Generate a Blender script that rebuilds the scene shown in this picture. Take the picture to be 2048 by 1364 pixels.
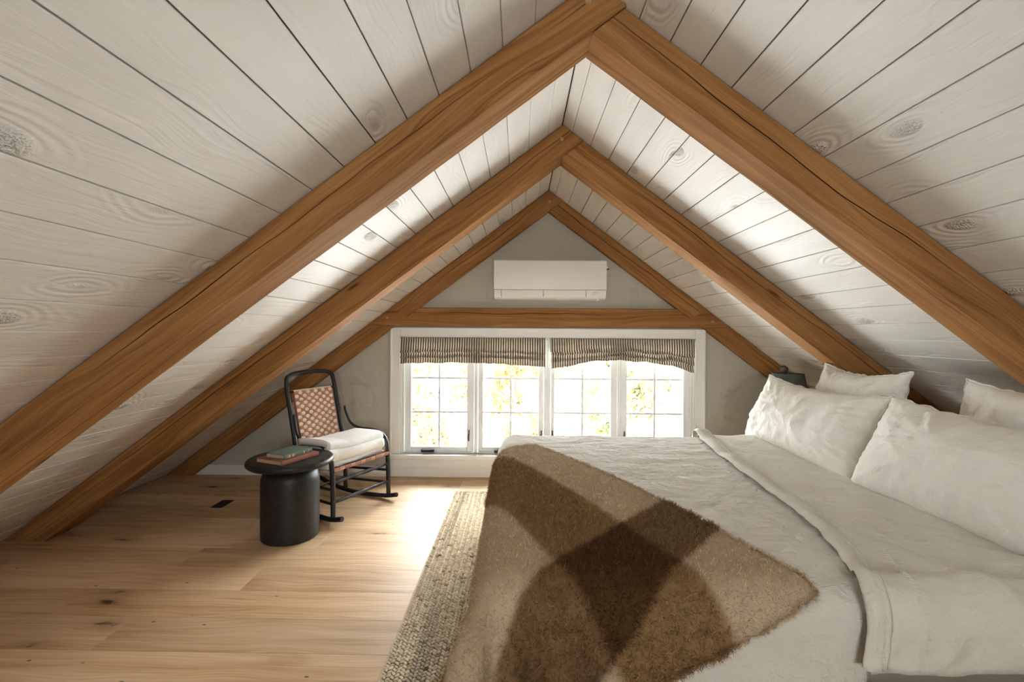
import bpy, bmesh, math, random
import numpy as np
from mathutils import Vector, Matrix, noise
random.seed(7); RNG = np.random.default_rng(7)
SC = bpy.context.scene
COL = SC.collection
for o in list(bpy.data.objects): bpy.data.objects.remove(o)

# ------------------------------------------------------------------ camera, world, light, exposure
FOC = 967.0                                           # focal length in pixels of the 2048 wide frame
cd = bpy.data.cameras.new('camera'); cam = bpy.data.objects.new('camera', cd); COL.objects.link(cam)
cd.sensor_width = 36.0; cd.lens = FOC / 2048 * 36; cd.shift_y = -19.9 / 2048; cd.clip_start = 0.05; cd.clip_end = 200
_r = Vector((0.99986256, 0.01521549, 0.00658435)); _f = Vector((-0.01521582, 0.99988423, 0.0)); _u = _r.cross(_f)
cam.matrix_world = Matrix(((_r.x, _u.x, -_f.x, 0), (_r.y, _u.y, -_f.y, 0), (_r.z, _u.z, -_f.z, 1.25), (0, 0, 0, 1)))
SC.camera = cam
SKY_STRENGTH = 31.0
W = bpy.data.worlds.new('overcast_sky'); SC.world = W; W.use_nodes = True
_bg = W.node_tree.nodes['Background']; _bg.inputs[0].default_value = (0.965, 0.985, 1.0, 1); _bg.inputs[1].default_value = SKY_STRENGTH
def portal(name, loc, rx, sx, sz):
    l = bpy.data.lights.new(name, 'AREA'); l.shape = 'RECTANGLE'; l.size = sx; l.size_y = sz
    l.cycles.is_portal = True
    o = bpy.data.objects.new(name, l); COL.objects.link(o); o.location = loc; o.rotation_euler = (rx, 0, 0)
portal('daylight_portal_front', (0.237, 4.30, 0.69), math.radians(-90), 2.6, 1.05)   # sky light through the gable windows
REAR = dict(x0=-0.26, x1=0.74, z0=0.98, z1=1.62, y=-1.6)  # opening added behind the camera to let in fill light
portal('fill_portal_rear', ((REAR['x0'] + REAR['x1']) / 2, REAR['y'] - 0.2, (REAR['z0'] + REAR['z1']) / 2), math.radians(90), 1.0, 0.64)  # sky fill sampled through the added rear opening
SC.view_settings.view_transform = 'Standard'; SC.view_settings.look = 'None'
SC.view_settings.exposure = 0.30; SC.view_settings.gamma = 1.0; SC.view_settings.use_curve_mapping = False
SC.cycles.use_denoising = True
SC.cycles.max_bounces = 8; SC.cycles.diffuse_bounces = 6; SC.cycles.transparent_max_bounces = 12
SC.cycles.use_adaptive_sampling = True; SC.cycles.adaptive_threshold = 0.15; SC.cycles.adaptive_min_samples = 8
SC.cycles.caustics_reflective = False; SC.cycles.caustics_refractive = False
SC.cycles.sample_clamp_indirect = 12.0

# ------------------------------------------------------------------ helpers
LOC = {}
def link(o, parent=None):
    COL.objects.link(o)
    if parent is not None:
        o.parent = parent
        o.matrix_parent_inverse = Matrix.Translation(-LOC.get(parent.name, Vector((0, 0, 0))))
    return o
def tag(o, label=None, cat=None, group=None, kind=None):
    if label: o['label'] = label
    if cat: o['category'] = cat
    if group: o['group'] = group
    if kind: o['kind'] = kind
    return o
def thing(name, label, cat, loc=(0, 0, 0), group=None, kind=None):
    o = bpy.data.objects.new(name, None); COL.objects.link(o); o.location = loc; o.empty_display_size = 0.1
    LOC[o.name] = Vector(loc)
    return tag(o, label, cat, group, kind)
def finish(me, mat, smooth):
    if mat is not None: me.materials.append(mat)
    if smooth:
        me.shade_smooth()
        if smooth is not True: me.set_sharp_from_angle(angle=math.radians(smooth))
def mobj(name, V, F, mat, parent=None, smooth=False, uv=None):
    me = bpy.data.meshes.new(name); me.from_pydata([tuple(map(float, v)) for v in V], [], [tuple(map(int, f)) for f in F]); me.update()
    if uv is not None:
        l = me.uv_layers.new(name='UVMap')
        for lp in me.loops: l.data[lp.index].uv = uv[lp.vertex_index]
    finish(me, mat, smooth)
    return link(bpy.data.objects.new(name, me), parent)
def bobj(name, bm, mat, parent=None, smooth=False):
    bmesh.ops.recalc_face_normals(bm, faces=bm.faces)
    me = bpy.data.meshes.new(name); bm.to_mesh(me); bm.free(); finish(me, mat, smooth)
    return link(bpy.data.objects.new(name, me), parent)
def rbox(bm, lo, hi, bev=0.002, seg=1, M=None):
    lo = Vector(lo); hi = Vector(hi); c = (lo + hi) / 2; s = hi - lo
    mm = Matrix.Translation(c) @ Matrix.Diagonal((s.x, s.y, s.z, 1))
    r = bmesh.ops.create_cube(bm, size=1.0, matrix=mm)
    vs = r['verts']
    if bev > 0:
        es = list({e for v in vs for e in v.link_edges})
        b = bmesh.ops.bevel(bm, geom=es, offset=bev, segments=seg, profile=0.5, affect='EDGES')
        vs = list({v for f in b['faces'] for v in f.verts} | {v for v in vs if v.is_valid})
    if M is not None: bmesh.ops.transform(bm, matrix=M, verts=vs)
    return vs
def box(name, lo, hi, mat, parent=None, bev=0.002, seg=1, M=None):
    bm = bmesh.new(); rbox(bm, lo, hi, bev, seg, M); return bobj(name, bm, mat, parent, smooth=40 if seg > 1 else False)
def tube_vf(P, R, n=10, caps=True):
    P = [Vector(p) for p in P]; m = len(P)
    if not hasattr(R, '__len__'): R = [R] * m
    T = [(P[min(i + 1, m - 1)] - P[max(i - 1, 0)]).normalized() for i in range(m)]
    a = Vector((0, 0, 1)) if abs(T[0].z) < 0.9 else Vector((1, 0, 0))
    N = (a - T[0] * a.dot(T[0])).normalized(); V = []; F = []
    for i in range(m):
        if i: N = (N - T[i] * N.dot(T[i])).normalized()
        B = T[i].cross(N)
        for k in range(n):
            t = 2 * math.pi * k / n
            V.append(P[i] + (N * math.cos(t) + B * math.sin(t)) * R[i])
    for i in range(m - 1):
        for k in range(n):
            F.append((i * n + k, i * n + (k + 1) % n, (i + 1) * n + (k + 1) % n, (i + 1) * n + k))
    if caps: F += [tuple(range(n - 1, -1, -1)), tuple(range((m - 1) * n, m * n))]
    return V, F
def tube(name, P, R, mat, parent=None, n=10): return mobj(name, *tube_vf(P, R, n), mat, parent, smooth=50)
def spline(pts, k=8):
    pts = [np.array(p, float) for p in pts]; out = []
    for i in range(len(pts) - 1):
        p0 = pts[max(i - 1, 0)]; p1 = pts[i]; p2 = pts[i + 1]; p3 = pts[min(i + 2, len(pts) - 1)]
        for j in range(k):
            t = j / k
            out.append(0.5 * ((2 * p1) + (-p0 + p2) * t + (2 * p0 - 5 * p1 + 4 * p2 - p3) * t * t + (-p0 + 3 * p1 - 3 * p2 + p3) * t ** 3))
    out.append(pts[-1]); return out
def lathe(name, prof, c, mat, parent=None, n=48):
    V = []; F = []
    for r, z in prof:
        for k in range(n):
            t = 2 * math.pi * k / n; V.append((c[0] + r * math.cos(t), c[1] + r * math.sin(t), c[2] + z))
    for i in range(len(prof) - 1):
        for k in range(n): F.append((i * n + k, i * n + (k + 1) % n, (i + 1) * n + (k + 1) % n, (i + 1) * n + k))
    F += [tuple(range(n - 1, -1, -1)), tuple(range((len(prof) - 1) * n, len(prof) * n))]
    return mobj(name, V, F, mat, parent, smooth=35)
def poly_extrude(bm, poly, y0, y1):                     # polygon in XZ, extruded along Y
    a = [bm.verts.new((x, y0, z)) for x, z in poly]; b = [bm.verts.new((x, y1, z)) for x, z in poly]
    bm.faces.new(a); bm.faces.new(b[::-1]); n = len(poly)
    for i in range(n): bm.faces.new((a[i], a[(i + 1) % n], b[(i + 1) % n], b[i]))
def grid_faces(nx, ny, off=0):
    return [(off + i * ny + j, off + (i + 1) * ny + j, off + (i + 1) * ny + j + 1, off + i * ny + j + 1) for i in range(nx - 1) for j in range(ny - 1)]
def fn(x, y, z, s=1.0): return noise.noise(Vector((x * s, y * s, z * s)))

# ------------------------------------------------------------------ materials
class NT:
    def __init__(s, name):
        s.mat = bpy.data.materials.new(name); s.mat.use_nodes = True; s.t = s.mat.node_tree; s.n = s.t.nodes; s.l = s.t.links
        s.b = s.n['Principled BSDF']; s.out = s.n['Material Output']
    def node(s, typ, **kw):
        nd = s.n.new(typ)
        for k, v in kw.items(): setattr(nd, k, v)
        return nd
    def put(s, sock, v):
        if hasattr(v, 'is_output'): s.l.new(v, sock)
        elif v is not None: sock.default_value = v
    def m(s, op, a, b=None, c=None, clamp=False):
        nd = s.node('ShaderNodeMath', operation=op, use_clamp=clamp)
        for i, v in enumerate((a, b, c)): s.put(nd.inputs[i], v)
        return nd.outputs[0]
    def vec(s, x, y, z=0.0):
        nd = s.node('ShaderNodeCombineXYZ')
        for i, v in enumerate((x, y, z)): s.put(nd.inputs[i], v)
        return nd.outputs[0]
    def sep(s, v):
        nd = s.node('ShaderNodeSeparateXYZ'); s.put(nd.inputs[0], v); return nd.outputs
    def noise(s, v, scale=1.0, detail=3.0, rough=0.55, dist=0.0):
        nd = s.node('ShaderNodeTexNoise'); s.put(nd.inputs['Vector'], v)
        nd.inputs['Scale'].default_value = scale; nd.inputs['Detail'].default_value = detail
        nd.inputs['Roughness'].default_value = rough; nd.inputs['Distortion'].default_value = dist
        return nd.outputs['Fac']
    def voro(s, v, scale=1.0):
        nd = s.node('ShaderNodeTexVoronoi'); s.put(nd.inputs['Vector'], v); nd.inputs['Scale'].default_value = scale
        return nd.outputs
    def smooth(s, x, a, b):
        nd = s.node('ShaderNodeMapRange', interpolation_type='SMOOTHSTEP'); s.put(nd.inputs[0], x)
        nd.inputs[1].default_value = a; nd.inputs[2].default_value = b; return nd.outputs[0]
    def ramp(s, x, stops):
        nd = s.node('ShaderNodeValToRGB'); s.put(nd.inputs[0], x); e = nd.color_ramp.elements
        while len(e) < len(stops): e.new(0.5)
        for el, (p, c) in zip(e, stops): el.position = p; el.color = (*c, 1)
        return nd.outputs[0]
    def mix(s, f, a, b, mode='MIX'):
        nd = s.node('ShaderNodeMix', data_type='RGBA', blend_type=mode)
        s.put(nd.inputs[0], f); s.put(nd.inputs[6], a if hasattr(a, 'is_output') else (*a, 1)); s.put(nd.inputs[7], b if hasattr(b, 'is_output') else (*b, 1))
        return nd.outputs[2]
    def bump(s, h, strength=0.3, dist=0.01):
        nd = s.node('ShaderNodeBump'); s.put(nd.inputs['Height'], h); nd.inputs['Strength'].default_value = strength
        nd.inputs['Distance'].default_value = dist; s.l.new(nd.outputs[0], s.b.inputs['Normal'])
    def set(s, color=None, rough=None, spec=None, metal=None):
        if color is not None: s.put(s.b.inputs['Base Color'], color if hasattr(color, 'is_output') else (*color, 1))
        if rough is not None: s.put(s.b.inputs['Roughness'], rough)
        if spec is not None: s.b.inputs['Specular IOR Level'].default_value = spec
        if metal is not None: s.b.inputs['Metallic'].default_value = metal
        return s
    def obj(s): return s.node('ShaderNodeTexCoord').outputs['Object']
    def uv(s): return s.node('ShaderNodeTexCoord').outputs['UV']
    def rand(s): return s.node('ShaderNodeObjectInfo').outputs['Random']
def srgb(r, g, b):
    f = lambda c: (c / 255 / 12.92) if c <= 10 else ((c / 255 + 0.055) / 1.055) ** 2.4
    return (f(r), f(g), f(b))
def simple(name, col, rough=0.5, nscale=60, nstr=0.05, var=0.06, spec=0.4):
    t = NT(name); v = t.obj()
    n2 = t.noise(v, 3.0, 1) if nstr <= 0.05 else t.noise(v, nscale, 1)
    c = t.mix(n2, tuple(x * (1 - var) for x in col), tuple(min(1, x * (1 + var)) for x in col))
    t.set(c, rough, spec)
    if nstr > 0.07: t.bump(n2, nstr, 0.01)
    return t.mat

def mat_planks():
    t = NT('white_painted_plank'); o = t.sep(t.obj()); r = t.rand()
    x = t.m('ADD', o[0], t.m('MULTIPLY', r, 61.0)); y = t.m('ADD', o[1], t.m('MULTIPLY', r, 137.0))
    warp = t.noise(t.vec(t.m('MULTIPLY', x, 8.0), t.m('MULTIPLY', y, 3.0), r), 1.0, 1)
    xw = t.m('ADD', x, t.m('MULTIPLY', warp, 0.10))
    grain = t.noise(t.vec(t.m('MULTIPLY', xw, 75.0), t.m('MULTIPLY', y, 2.6), r), 1.0, 2, 0.6)
    kv = t.voro(t.vec(t.m('MULTIPLY', x, 6.0), t.m('MULTIPLY', y, 2.5), t.m('MULTIPLY', r, 9.0)), 1.0)
    d = t.m('ADD', kv['Distance'], t.m('MULTIPLY', t.m('SUBTRACT', warp, 0.5), 0.40))
    on = t.m('GREATER_THAN', t.sep(kv['Color'])[0], 0.40)
    core = t.m('MULTIPLY', t.smooth(d, 0.20, 0.05), on)
    halo = t.m('MULTIPLY', t.smooth(d, 0.60, 0.15), on)
    rings = t.m('MULTIPLY', t.m('SINE', t.m('MULTIPLY', d, 62.0)), halo)
    crumb = t.noise(t.vec(t.m('MULTIPLY', x, 150.0), t.m('MULTIPLY', y, 120.0), r), 1.0, 1, 0.7)
    h = t.m('ADD', t.m('MULTIPLY', grain, 0.42), t.m('MULTIPLY', rings, 0.20))
    h = t.m('ADD', h, t.m('MULTIPLY', t.m('MULTIPLY', crumb, core), 4.0)); h = t.m('ADD', h, t.m('MULTIPLY', warp, 1.2))
    c = t.mix(warp, (0.685, 0.66, 0.615), (0.785, 0.76, 0.715))
    pit = t.m('MULTIPLY', t.smooth(crumb, 0.44, 0.34), core)
    c = t.mix(t.m('MULTIPLY', pit, 0.6), c, (0.44, 0.40, 0.33))
    t.set(c, 0.55, 0.35); t.bump(h, 0.9, 0.006); return t.mat
def mat_beam():
    t = NT('aged_oak_beam'); u, v, _ = t.sep(t.uv()); r = t.rand()
    u = t.m('ADD', u, t.m('MULTIPLY', r, 53.0)); vv = t.m('ADD', v, t.m('MULTIPLY', r, 17.0))
    sway = t.m('MULTIPLY', t.m('SUBTRACT', t.noise(t.vec(t.m('MULTIPLY', u, 1.1), t.m('MULTIPLY', vv, 5.0)), 1.0, 2), 0.5), 0.16)
    w = t.m('ADD', vv, sway)
    fine = t.noise(t.vec(t.m('MULTIPLY', u, 4.0), t.m('MULTIPLY', w, 150.0)), 1.0, 2, 0.65)
    mid = t.noise(t.vec(t.m('MULTIPLY', u, 1.0), t.m('MULTIPLY', w, 34.0)), 1.0, 2, 0.55, 0.5)
    big = t.noise(t.vec(t.m('MULTIPLY', u, 1.6), t.m('MULTIPLY', vv, 7.0)), 1.0, 1)
    f = t.m('ADD', t.m('MULTIPLY', fine, 0.30), t.m('ADD', t.m('MULTIPLY', mid, 0.42), t.m('MULTIPLY', big, 0.28)))
    c = t.ramp(f, [(0.30, (0.120, 0.050, 0.016)), (0.44, (0.265, 0.122, 0.041)), (0.58, (0.365, 0.182, 0.065)), (0.74, (0.51, 0.285, 0.12))])
    # drying checks: long cracks wandering along the front face and along the soffit
    def crack(v0, amp, seed, wdt):
        wob = t.m('MULTIPLY', t.m('SUBTRACT', t.noise(t.vec(t.m('MULTIPLY', u, 0.9), seed), 1.0, 3, 0.6), 0.5), amp)
        d = t.m('ABSOLUTE', t.m('SUBTRACT', v, t.m('ADD', wob, v0)))
        on = t.smooth(t.noise(t.vec(t.m('MULTIPLY', u, 0.75), seed + 4.3), 1.0, 1), 0.44, 0.54)
        return t.m('MULTIPLY', t.smooth(d, wdt, wdt * 0.35), on)
    ck = t.m('MAXIMUM', crack(0.052, 0.10, 1.7, 0.0032), crack(0.262, 0.05, 8.1, 0.0022))
    kv = t.voro(t.vec(t.m('MULTIPLY', u, 2.0), t.m('MULTIPLY', vv, 8.0)), 1.0)
    kn = t.m('MULTIPLY', t.smooth(kv['Distance'], 0.13, 0.03), t.m('GREATER_THAN', t.sep(kv['Color'])[1], 0.80))
    c = t.mix(t.m('MULTIPLY', kn, 0.8), c, (0.07, 0.030, 0.012)); c = t.mix(ck, c, (0.020, 0.009, 0.004))
    t.set(c, t.m('ADD', t.m('MULTIPLY', fine, 0.2), 0.6), 0.05)
    h = t.m('SUBTRACT', t.m('ADD', t.m('MULTIPLY', fine, 0.3), t.m('MULTIPLY', mid, 0.3)), t.m('MULTIPLY', ck, 1.5))
    t.bump(h, 0.45, 0.006); return t.mat
def mat_floor():
    t = NT('oak_floorboard'); g = t.node('ShaderNodeNewGeometry').outputs['Position']; p = t.sep(g); r = t.rand()
    x = t.m('ADD', p[0], t.m('MULTIPLY', r, 43.0)); y = t.m('ADD', p[1], t.m('MULTIPLY', r, 29.0))
    sway = t.m('MULTIPLY', t.m('SUBTRACT', t.noise(t.vec(t.m('MULTIPLY', x, 1.3), t.m('MULTIPLY', y, 5.0), r), 1.0, 2), 0.5), 0.13)
    w = t.m('ADD', y, sway)
    fine = t.noise(t.vec(t.m('MULTIPLY', x, 3.0), t.m('MULTIPLY', w, 120.0), r), 1.0, 2, 0.6)
    mid = t.noise(t.vec(t.m('MULTIPLY', x, 1.2), t.m('MULTIPLY', w, 22.0), r), 1.0, 2, 0.55, 0.6)
    big = t.noise(t.vec(t.m('MULTIPLY', x, 1.0), t.m('MULTIPLY', y, 3.0), r), 1.0, 2)
    f = t.m('ADD', t.m('MULTIPLY', fine, 0.34), t.m('ADD', t.m('MULTIPLY', mid, 0.36), t.m('MULTIPLY', big, 0.30)))
    c = t.ramp(f, [(0.32, (0.38, 0.215, 0.105)), (0.44, (0.56, 0.365, 0.205)), (0.55, (0.67, 0.475, 0.30)), (0.70, (0.77, 0.60, 0.43))])
    tint = t.m('ADD', t.m('MULTIPLY', r, 0.22), 0.86)
    c = t.mix(1.0, c, t.node('ShaderNodeCombineColor').outputs[0], 'MULTIPLY')
    cc = c.node.inputs[7].links[0].from_node
    for i, k in enumerate((1.0, 0.98, 0.94)): t.put(cc.inputs[i], t.m('MULTIPLY', tint, k))
    warp = t.noise(t.vec(t.m('MULTIPLY', x, 14.0), t.m('MULTIPLY', y, 30.0), r), 1.0, 3)
    kv = t.voro(t.vec(t.m('MULTIPLY', x, 2.1), t.m('MULTIPLY', y, 5.4), r), 1.0)
    dd = t.m('ADD', kv['Distance'], t.m('MULTIPLY', t.m('SUBTRACT', warp, 0.5), 0.30))
    sel = t.sep(kv['Color'])[0]
    kn = t.m('MULTIPLY', t.smooth(dd, 0.13, 0.03), t.m('GREATER_THAN', sel, 0.40))
    halo = t.m('MULTIPLY', t.smooth(dd, 0.36, 0.06), t.m('GREATER_THAN', sel, 0.40))
    c = t.mix(t.m('MULTIPLY', halo, 0.55), c, (0.36, 0.20, 0.10)); c = t.mix(t.m('MULTIPLY', kn, 0.92), c, (0.045, 0.028, 0.016))
    sp = t.voro(t.vec(t.m('MULTIPLY', x, 9.0), t.m('MULTIPLY', y, 16.0), r), 1.0)
    spk = t.m('MULTIPLY', t.smooth(sp['Distance'], 0.10, 0.05), t.m('GREATER_THAN', t.sep(sp['Color'])[2], 0.84))
    c = t.mix(t.m('MULTIPLY', spk, 0.85), c, (0.06, 0.035, 0.02))
    t.set(c, t.m('ADD', t.m('MULTIPLY', fine, 0.15), 0.44), 0.40)
    t.bump(t.m('SUBTRACT', t.m('MULTIPLY', mid, 0.4), kn), 0.22, 0.004); return t.mat
def mat_linen(name, col, scale=1.0, wr=0.35):
    t = NT(name); v = t.obj(); s = t.sep(v)
    weave = t.m('ADD', t.m('SINE', t.m('MULTIPLY', s[0], 1900.0)), t.m('SINE', t.m('MULTIPLY', t.m('ADD', s[1], s[2]), 1900.0)))
    cr = t.noise(v, 26.0 * scale, 3, 0.62, 1.4); cr2 = t.noise(v, 9.0 * scale, 2, 0.55, 0.8)
    h = t.m('ADD', t.m('MULTIPLY', cr, 0.5), t.m('ADD', t.m('MULTIPLY', cr2, 1.0), t.m('MULTIPLY', weave, 0.01)))
    c = t.mix(cr2, tuple(x * 0.95 for x in col), tuple(min(x * 1.03, 1) for x in col))
    t.set(c, 0.85, 0.15); t.b.inputs['Sheen Weight'].default_value = 0.15; t.bump(h, wr, 0.020); return t.mat
def mat_stripe():
    t = NT('ticking_stripe_fabric'); u, v, _ = t.sep(t.uv())
    f = t.m('FRACT', t.m('MULTIPLY', u, 1 / 0.0206))
    a = t.smooth(t.m('ABSOLUTE', t.m('SUBTRACT', f, 0.5)), 0.30, 0.36)
    g = t.noise(t.vec(t.m('MULTIPLY', u, 300), t.m('MULTIPLY', v, 60)), 1.0, 3)
    dark = t.mix(g, (0.17, 0.135, 0.095), (0.27, 0.22, 0.16)); lite = t.mix(g, (0.72, 0.68, 0.58), (0.82, 0.78, 0.69))
    c = t.mix(a, dark, lite); t.set(c, 0.85, 0.1); t.bump(g, 0.2, 0.002)
    tr = t.node('ShaderNodeBsdfTranslucent'); t.l.new(c, tr.inputs[0]); mx = t.node('ShaderNodeMixShader'); mx.inputs[0].default_value = 0.26
    t.l.new(t.b.outputs[0], mx.inputs[1]); t.l.new(tr.outputs[0], mx.inputs[2]); t.l.new(mx.outputs[0], t.out.inputs[0]); return t.mat
def mat_attr(name, rough=0.9, translucent=0.0, sheen=0.0):
    t = NT(name); a = t.node('ShaderNodeAttribute', attribute_name='Col'); g = t.noise(t.obj(), 180, 3)
    c = t.mix(1.0, a.outputs['Color'], t.ramp(g, [(0.2, (0.86, 0.86, 0.86)), (0.8, (1, 1, 1))]), 'MULTIPLY')
    t.set(c, rough, 0.15); t.b.inputs['Sheen Weight'].default_value = sheen
    if translucent:
        tr = t.node('ShaderNodeBsdfTranslucent'); t.l.new(c, tr.inputs[0]); mx = t.node('ShaderNodeMixShader'); mx.inputs[0].default_value = translucent
        t.l.new(t.b.outputs[0], mx.inputs[1]); t.l.new(tr.outputs[0], mx.inputs[2]); t.l.new(mx.outputs[0], t.out.inputs[0])
    return t.mat
def mat_glass():
    t = NT('window_glass'); t.n.remove(t.b)
    a = t.node('ShaderNodeBsdfTransparent'); a.inputs[0].default_value = (0.97, 0.985, 0.98, 1); g = t.node('ShaderNodeBsdfGlossy'); g.inputs['Roughness'].default_value = 0.02
    mx = t.node('ShaderNodeMixShader'); fr = t.node('ShaderNodeFresnel'); fr.inputs[0].default_value = 1.3
    t.l.new(fr.outputs[0], mx.inputs[0]); t.l.new(a.outputs[0], mx.inputs[1]); t.l.new(g.outputs[0], mx.inputs[2]); t.l.new(mx.outputs[0], t.out.inputs[0]); return t.mat
def mat_black_wood(name, col, wearcol, thr):
    t = NT(name); v = t.obj(); n = t.noise(v, 30, 5, 0.65); s = t.sep(v)
    gr = t.noise(t.vec(t.m('MULTIPLY', s[0], 12), t.m('MULTIPLY', s[1], 12), t.m('MULTIPLY', s[2], 120)), 1.0, 3)
    c = t.mix(t.smooth(n, thr, thr + 0.12), col, wearcol); t.set(c, t.m('ADD', t.m('MULTIPLY', gr, 0.25), 0.32), 0.45)
    t.bump(t.m('ADD', gr, n), 0.15, 0.003); return t.mat
PLANK = mat_planks(); BEAM = mat_beam(); FLOORM = mat_floor(); GLASS = mat_glass(); STRIPE = mat_stripe()
SEAM = simple('dark_seam_wood', (0.10, 0.085, 0.065), 0.9)
WALLP = simple('greige_wall_paint', (0.49, 0.465, 0.405), 0.75, 220, 0.06, 0.02)
TRIM = simple('white_trim_paint', (0.80, 0.79, 0.77), 0.4, 120, 0.03, 0.02)
VINYL = simple('white_window_frame', (0.80, 0.82, 0.83), 0.35, 80, 0.02, 0.02)
GRILLE = simple('pale_grey_muntin_bar', (0.74, 0.76, 0.77), 0.4, 80, 0.02, 0.02)
BLACKM = simple('black_metal', (0.018, 0.018, 0.020), 0.35, 80, 0.05, 0.1)
PLAST = simple('white_plastic', (0.83, 0.82, 0.81), 0.32, 60, 0.01, 0.01)
GREYP = simple('grey_print_and_gap_shade', (0.45, 0.46, 0.48), 0.5)  # printed lines, also the strips that paint shade into the unit's gaps
CHAIRB = mat_black_wood('worn_black_paint', (0.016, 0.015, 0.018), (0.075, 0.062, 0.055), 0.60)
TABLEB = mat_black_wood('blackened_wood', (0.011, 0.011, 0.012), (0.022, 0.021, 0.021), 0.52)
RUST = simple('rust_cotton_tape', (0.47, 0.215, 0.135), 0.85, 300, 0.2, 0.12)
PINK = simple('faded_rust_cotton_tape', (0.60, 0.345, 0.235), 0.85, 300, 0.2, 0.12)
CREAM = simple('cream_cotton_tape', (0.80, 0.70, 0.56), 0.85, 300, 0.2, 0.06)
LINEN = mat_linen('oatmeal_linen', (0.62, 0.585, 0.515), 1.0, 0.75)
SHEET = mat_linen('cream_cotton_sheet', (0.63, 0.595, 0.52), 0.65, 0.75)
PILLOW = mat_linen('ivory_linen_pillowcase', (0.76, 0.735, 0.68), 0.8, 0.5)
BLANK = mat_linen('white_cotton_throw', (0.84, 0.83, 0.80), 1.2, 0.25)
WOOL = mat_attr('brushed_wool', 0.95, 0.0, 0.0); JUTE = mat_attr('jute_yarn', 0.9)
FUZZ = mat_attr('wool_fibre', 0.7, 0.25)
RUGB = simple('rug_backing', (0.30, 0.225, 0.145), 0.95, 200, 0.2, 0.1)
RUGE = simple('rug_edge_yarn', (0.62, 0.54, 0.42), 0.95, 200, 0.2, 0.1)
BASEF = simple('taupe_upholstery', (0.20, 0.165, 0.125), 0.9, 300, 0.2, 0.08)
MATT = simple('mattress_ticking', (0.26, 0.225, 0.18), 0.9, 200, 0.1, 0.03)
GREENB = simple('faded_green_book_cloth', (0.125, 0.165, 0.135), 0.75, 260, 0.15, 0.12)
REDB = simple('russet_book_cloth', (0.30, 0.105, 0.075), 0.75, 260, 0.15, 0.15)
PAGES = simple('yellowed_page_edges', (0.50, 0.40, 0.27), 0.9, 300, 0.2, 0.12)
GOLD = simple('gold_tooling', (0.62, 0.47, 0.20), 0.35, 60, 0.05, 0.1)
BRASS = simple('aged_brass', (0.55, 0.40, 0.20), 0.3, 60, 0.02, 0.1); BRASS.node_tree.nodes['Principled BSDF'].inputs['Metallic'].default_value = 0.9
SHADE = simple('slate_lampshade_cloth', (0.085, 0.10, 0.10), 0.8, 260, 0.15, 0.1)
KNOBM = simple('dark_turned_knob', (0.10, 0.075, 0.065), 0.5, 80, 0.05, 0.1)
PEG = simple('oak_peg_end', (0.40, 0.25, 0.14), 0.7, 120, 0.2, 0.15)
BARK = simple('tree_bark', (0.13, 0.10, 0.075), 0.9, 40, 0.3, 0.2)

# ------------------------------------------------------------------ room shell
RX, RZ, SL = 0.24, 2.44, 0.75                        # ridge x, ridge height, 9:12 pitch
YB, YF = -1.6, 4.13                                  # rear gable, window gable
XL, XR = RX - RZ / SL, RX + RZ / SL
zroof = lambda x: RZ - SL * abs(x - RX)
bm = bmesh.new(); rbox(bm, (XL - 0.1, YB - 0.1, -0.12), (XR + 0.1, YF + 0.1, -0.019), 0)
floor = tag(bobj('floor', bm, SEAM), 'wide pale oak floorboards with dark knots under the sloped ceiling', 'floor', kind='structure')
ROW = 0.22
k0 = math.floor((YB - 2.073) / ROW)
for k in range(k0, 40):
    y0 = 2.073 + k * ROW; y1 = y0 + ROW
    if y0 > YF: break
    y0c, y1c = max(y0, YB), min(y1, YF + 0.02)
    x = XL - random.uniform(0, 1.2)
    while x < XR:
        Ln = random.uniform(1.3, 2.3); xa, xb = max(x, XL), min(x + Ln, XR); x += Ln
        if xb - xa < 0.05 or y1c - y0c < 0.01: continue
        dz = random.uniform(-0.0004, 0.0004)
        box('floor_plank', (xa + 0.0003, y0c + 0.0003, -0.0185), (xb - 0.0004, y1c - 0.0004, dz), FLOORM, floor, 0.0005)

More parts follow.
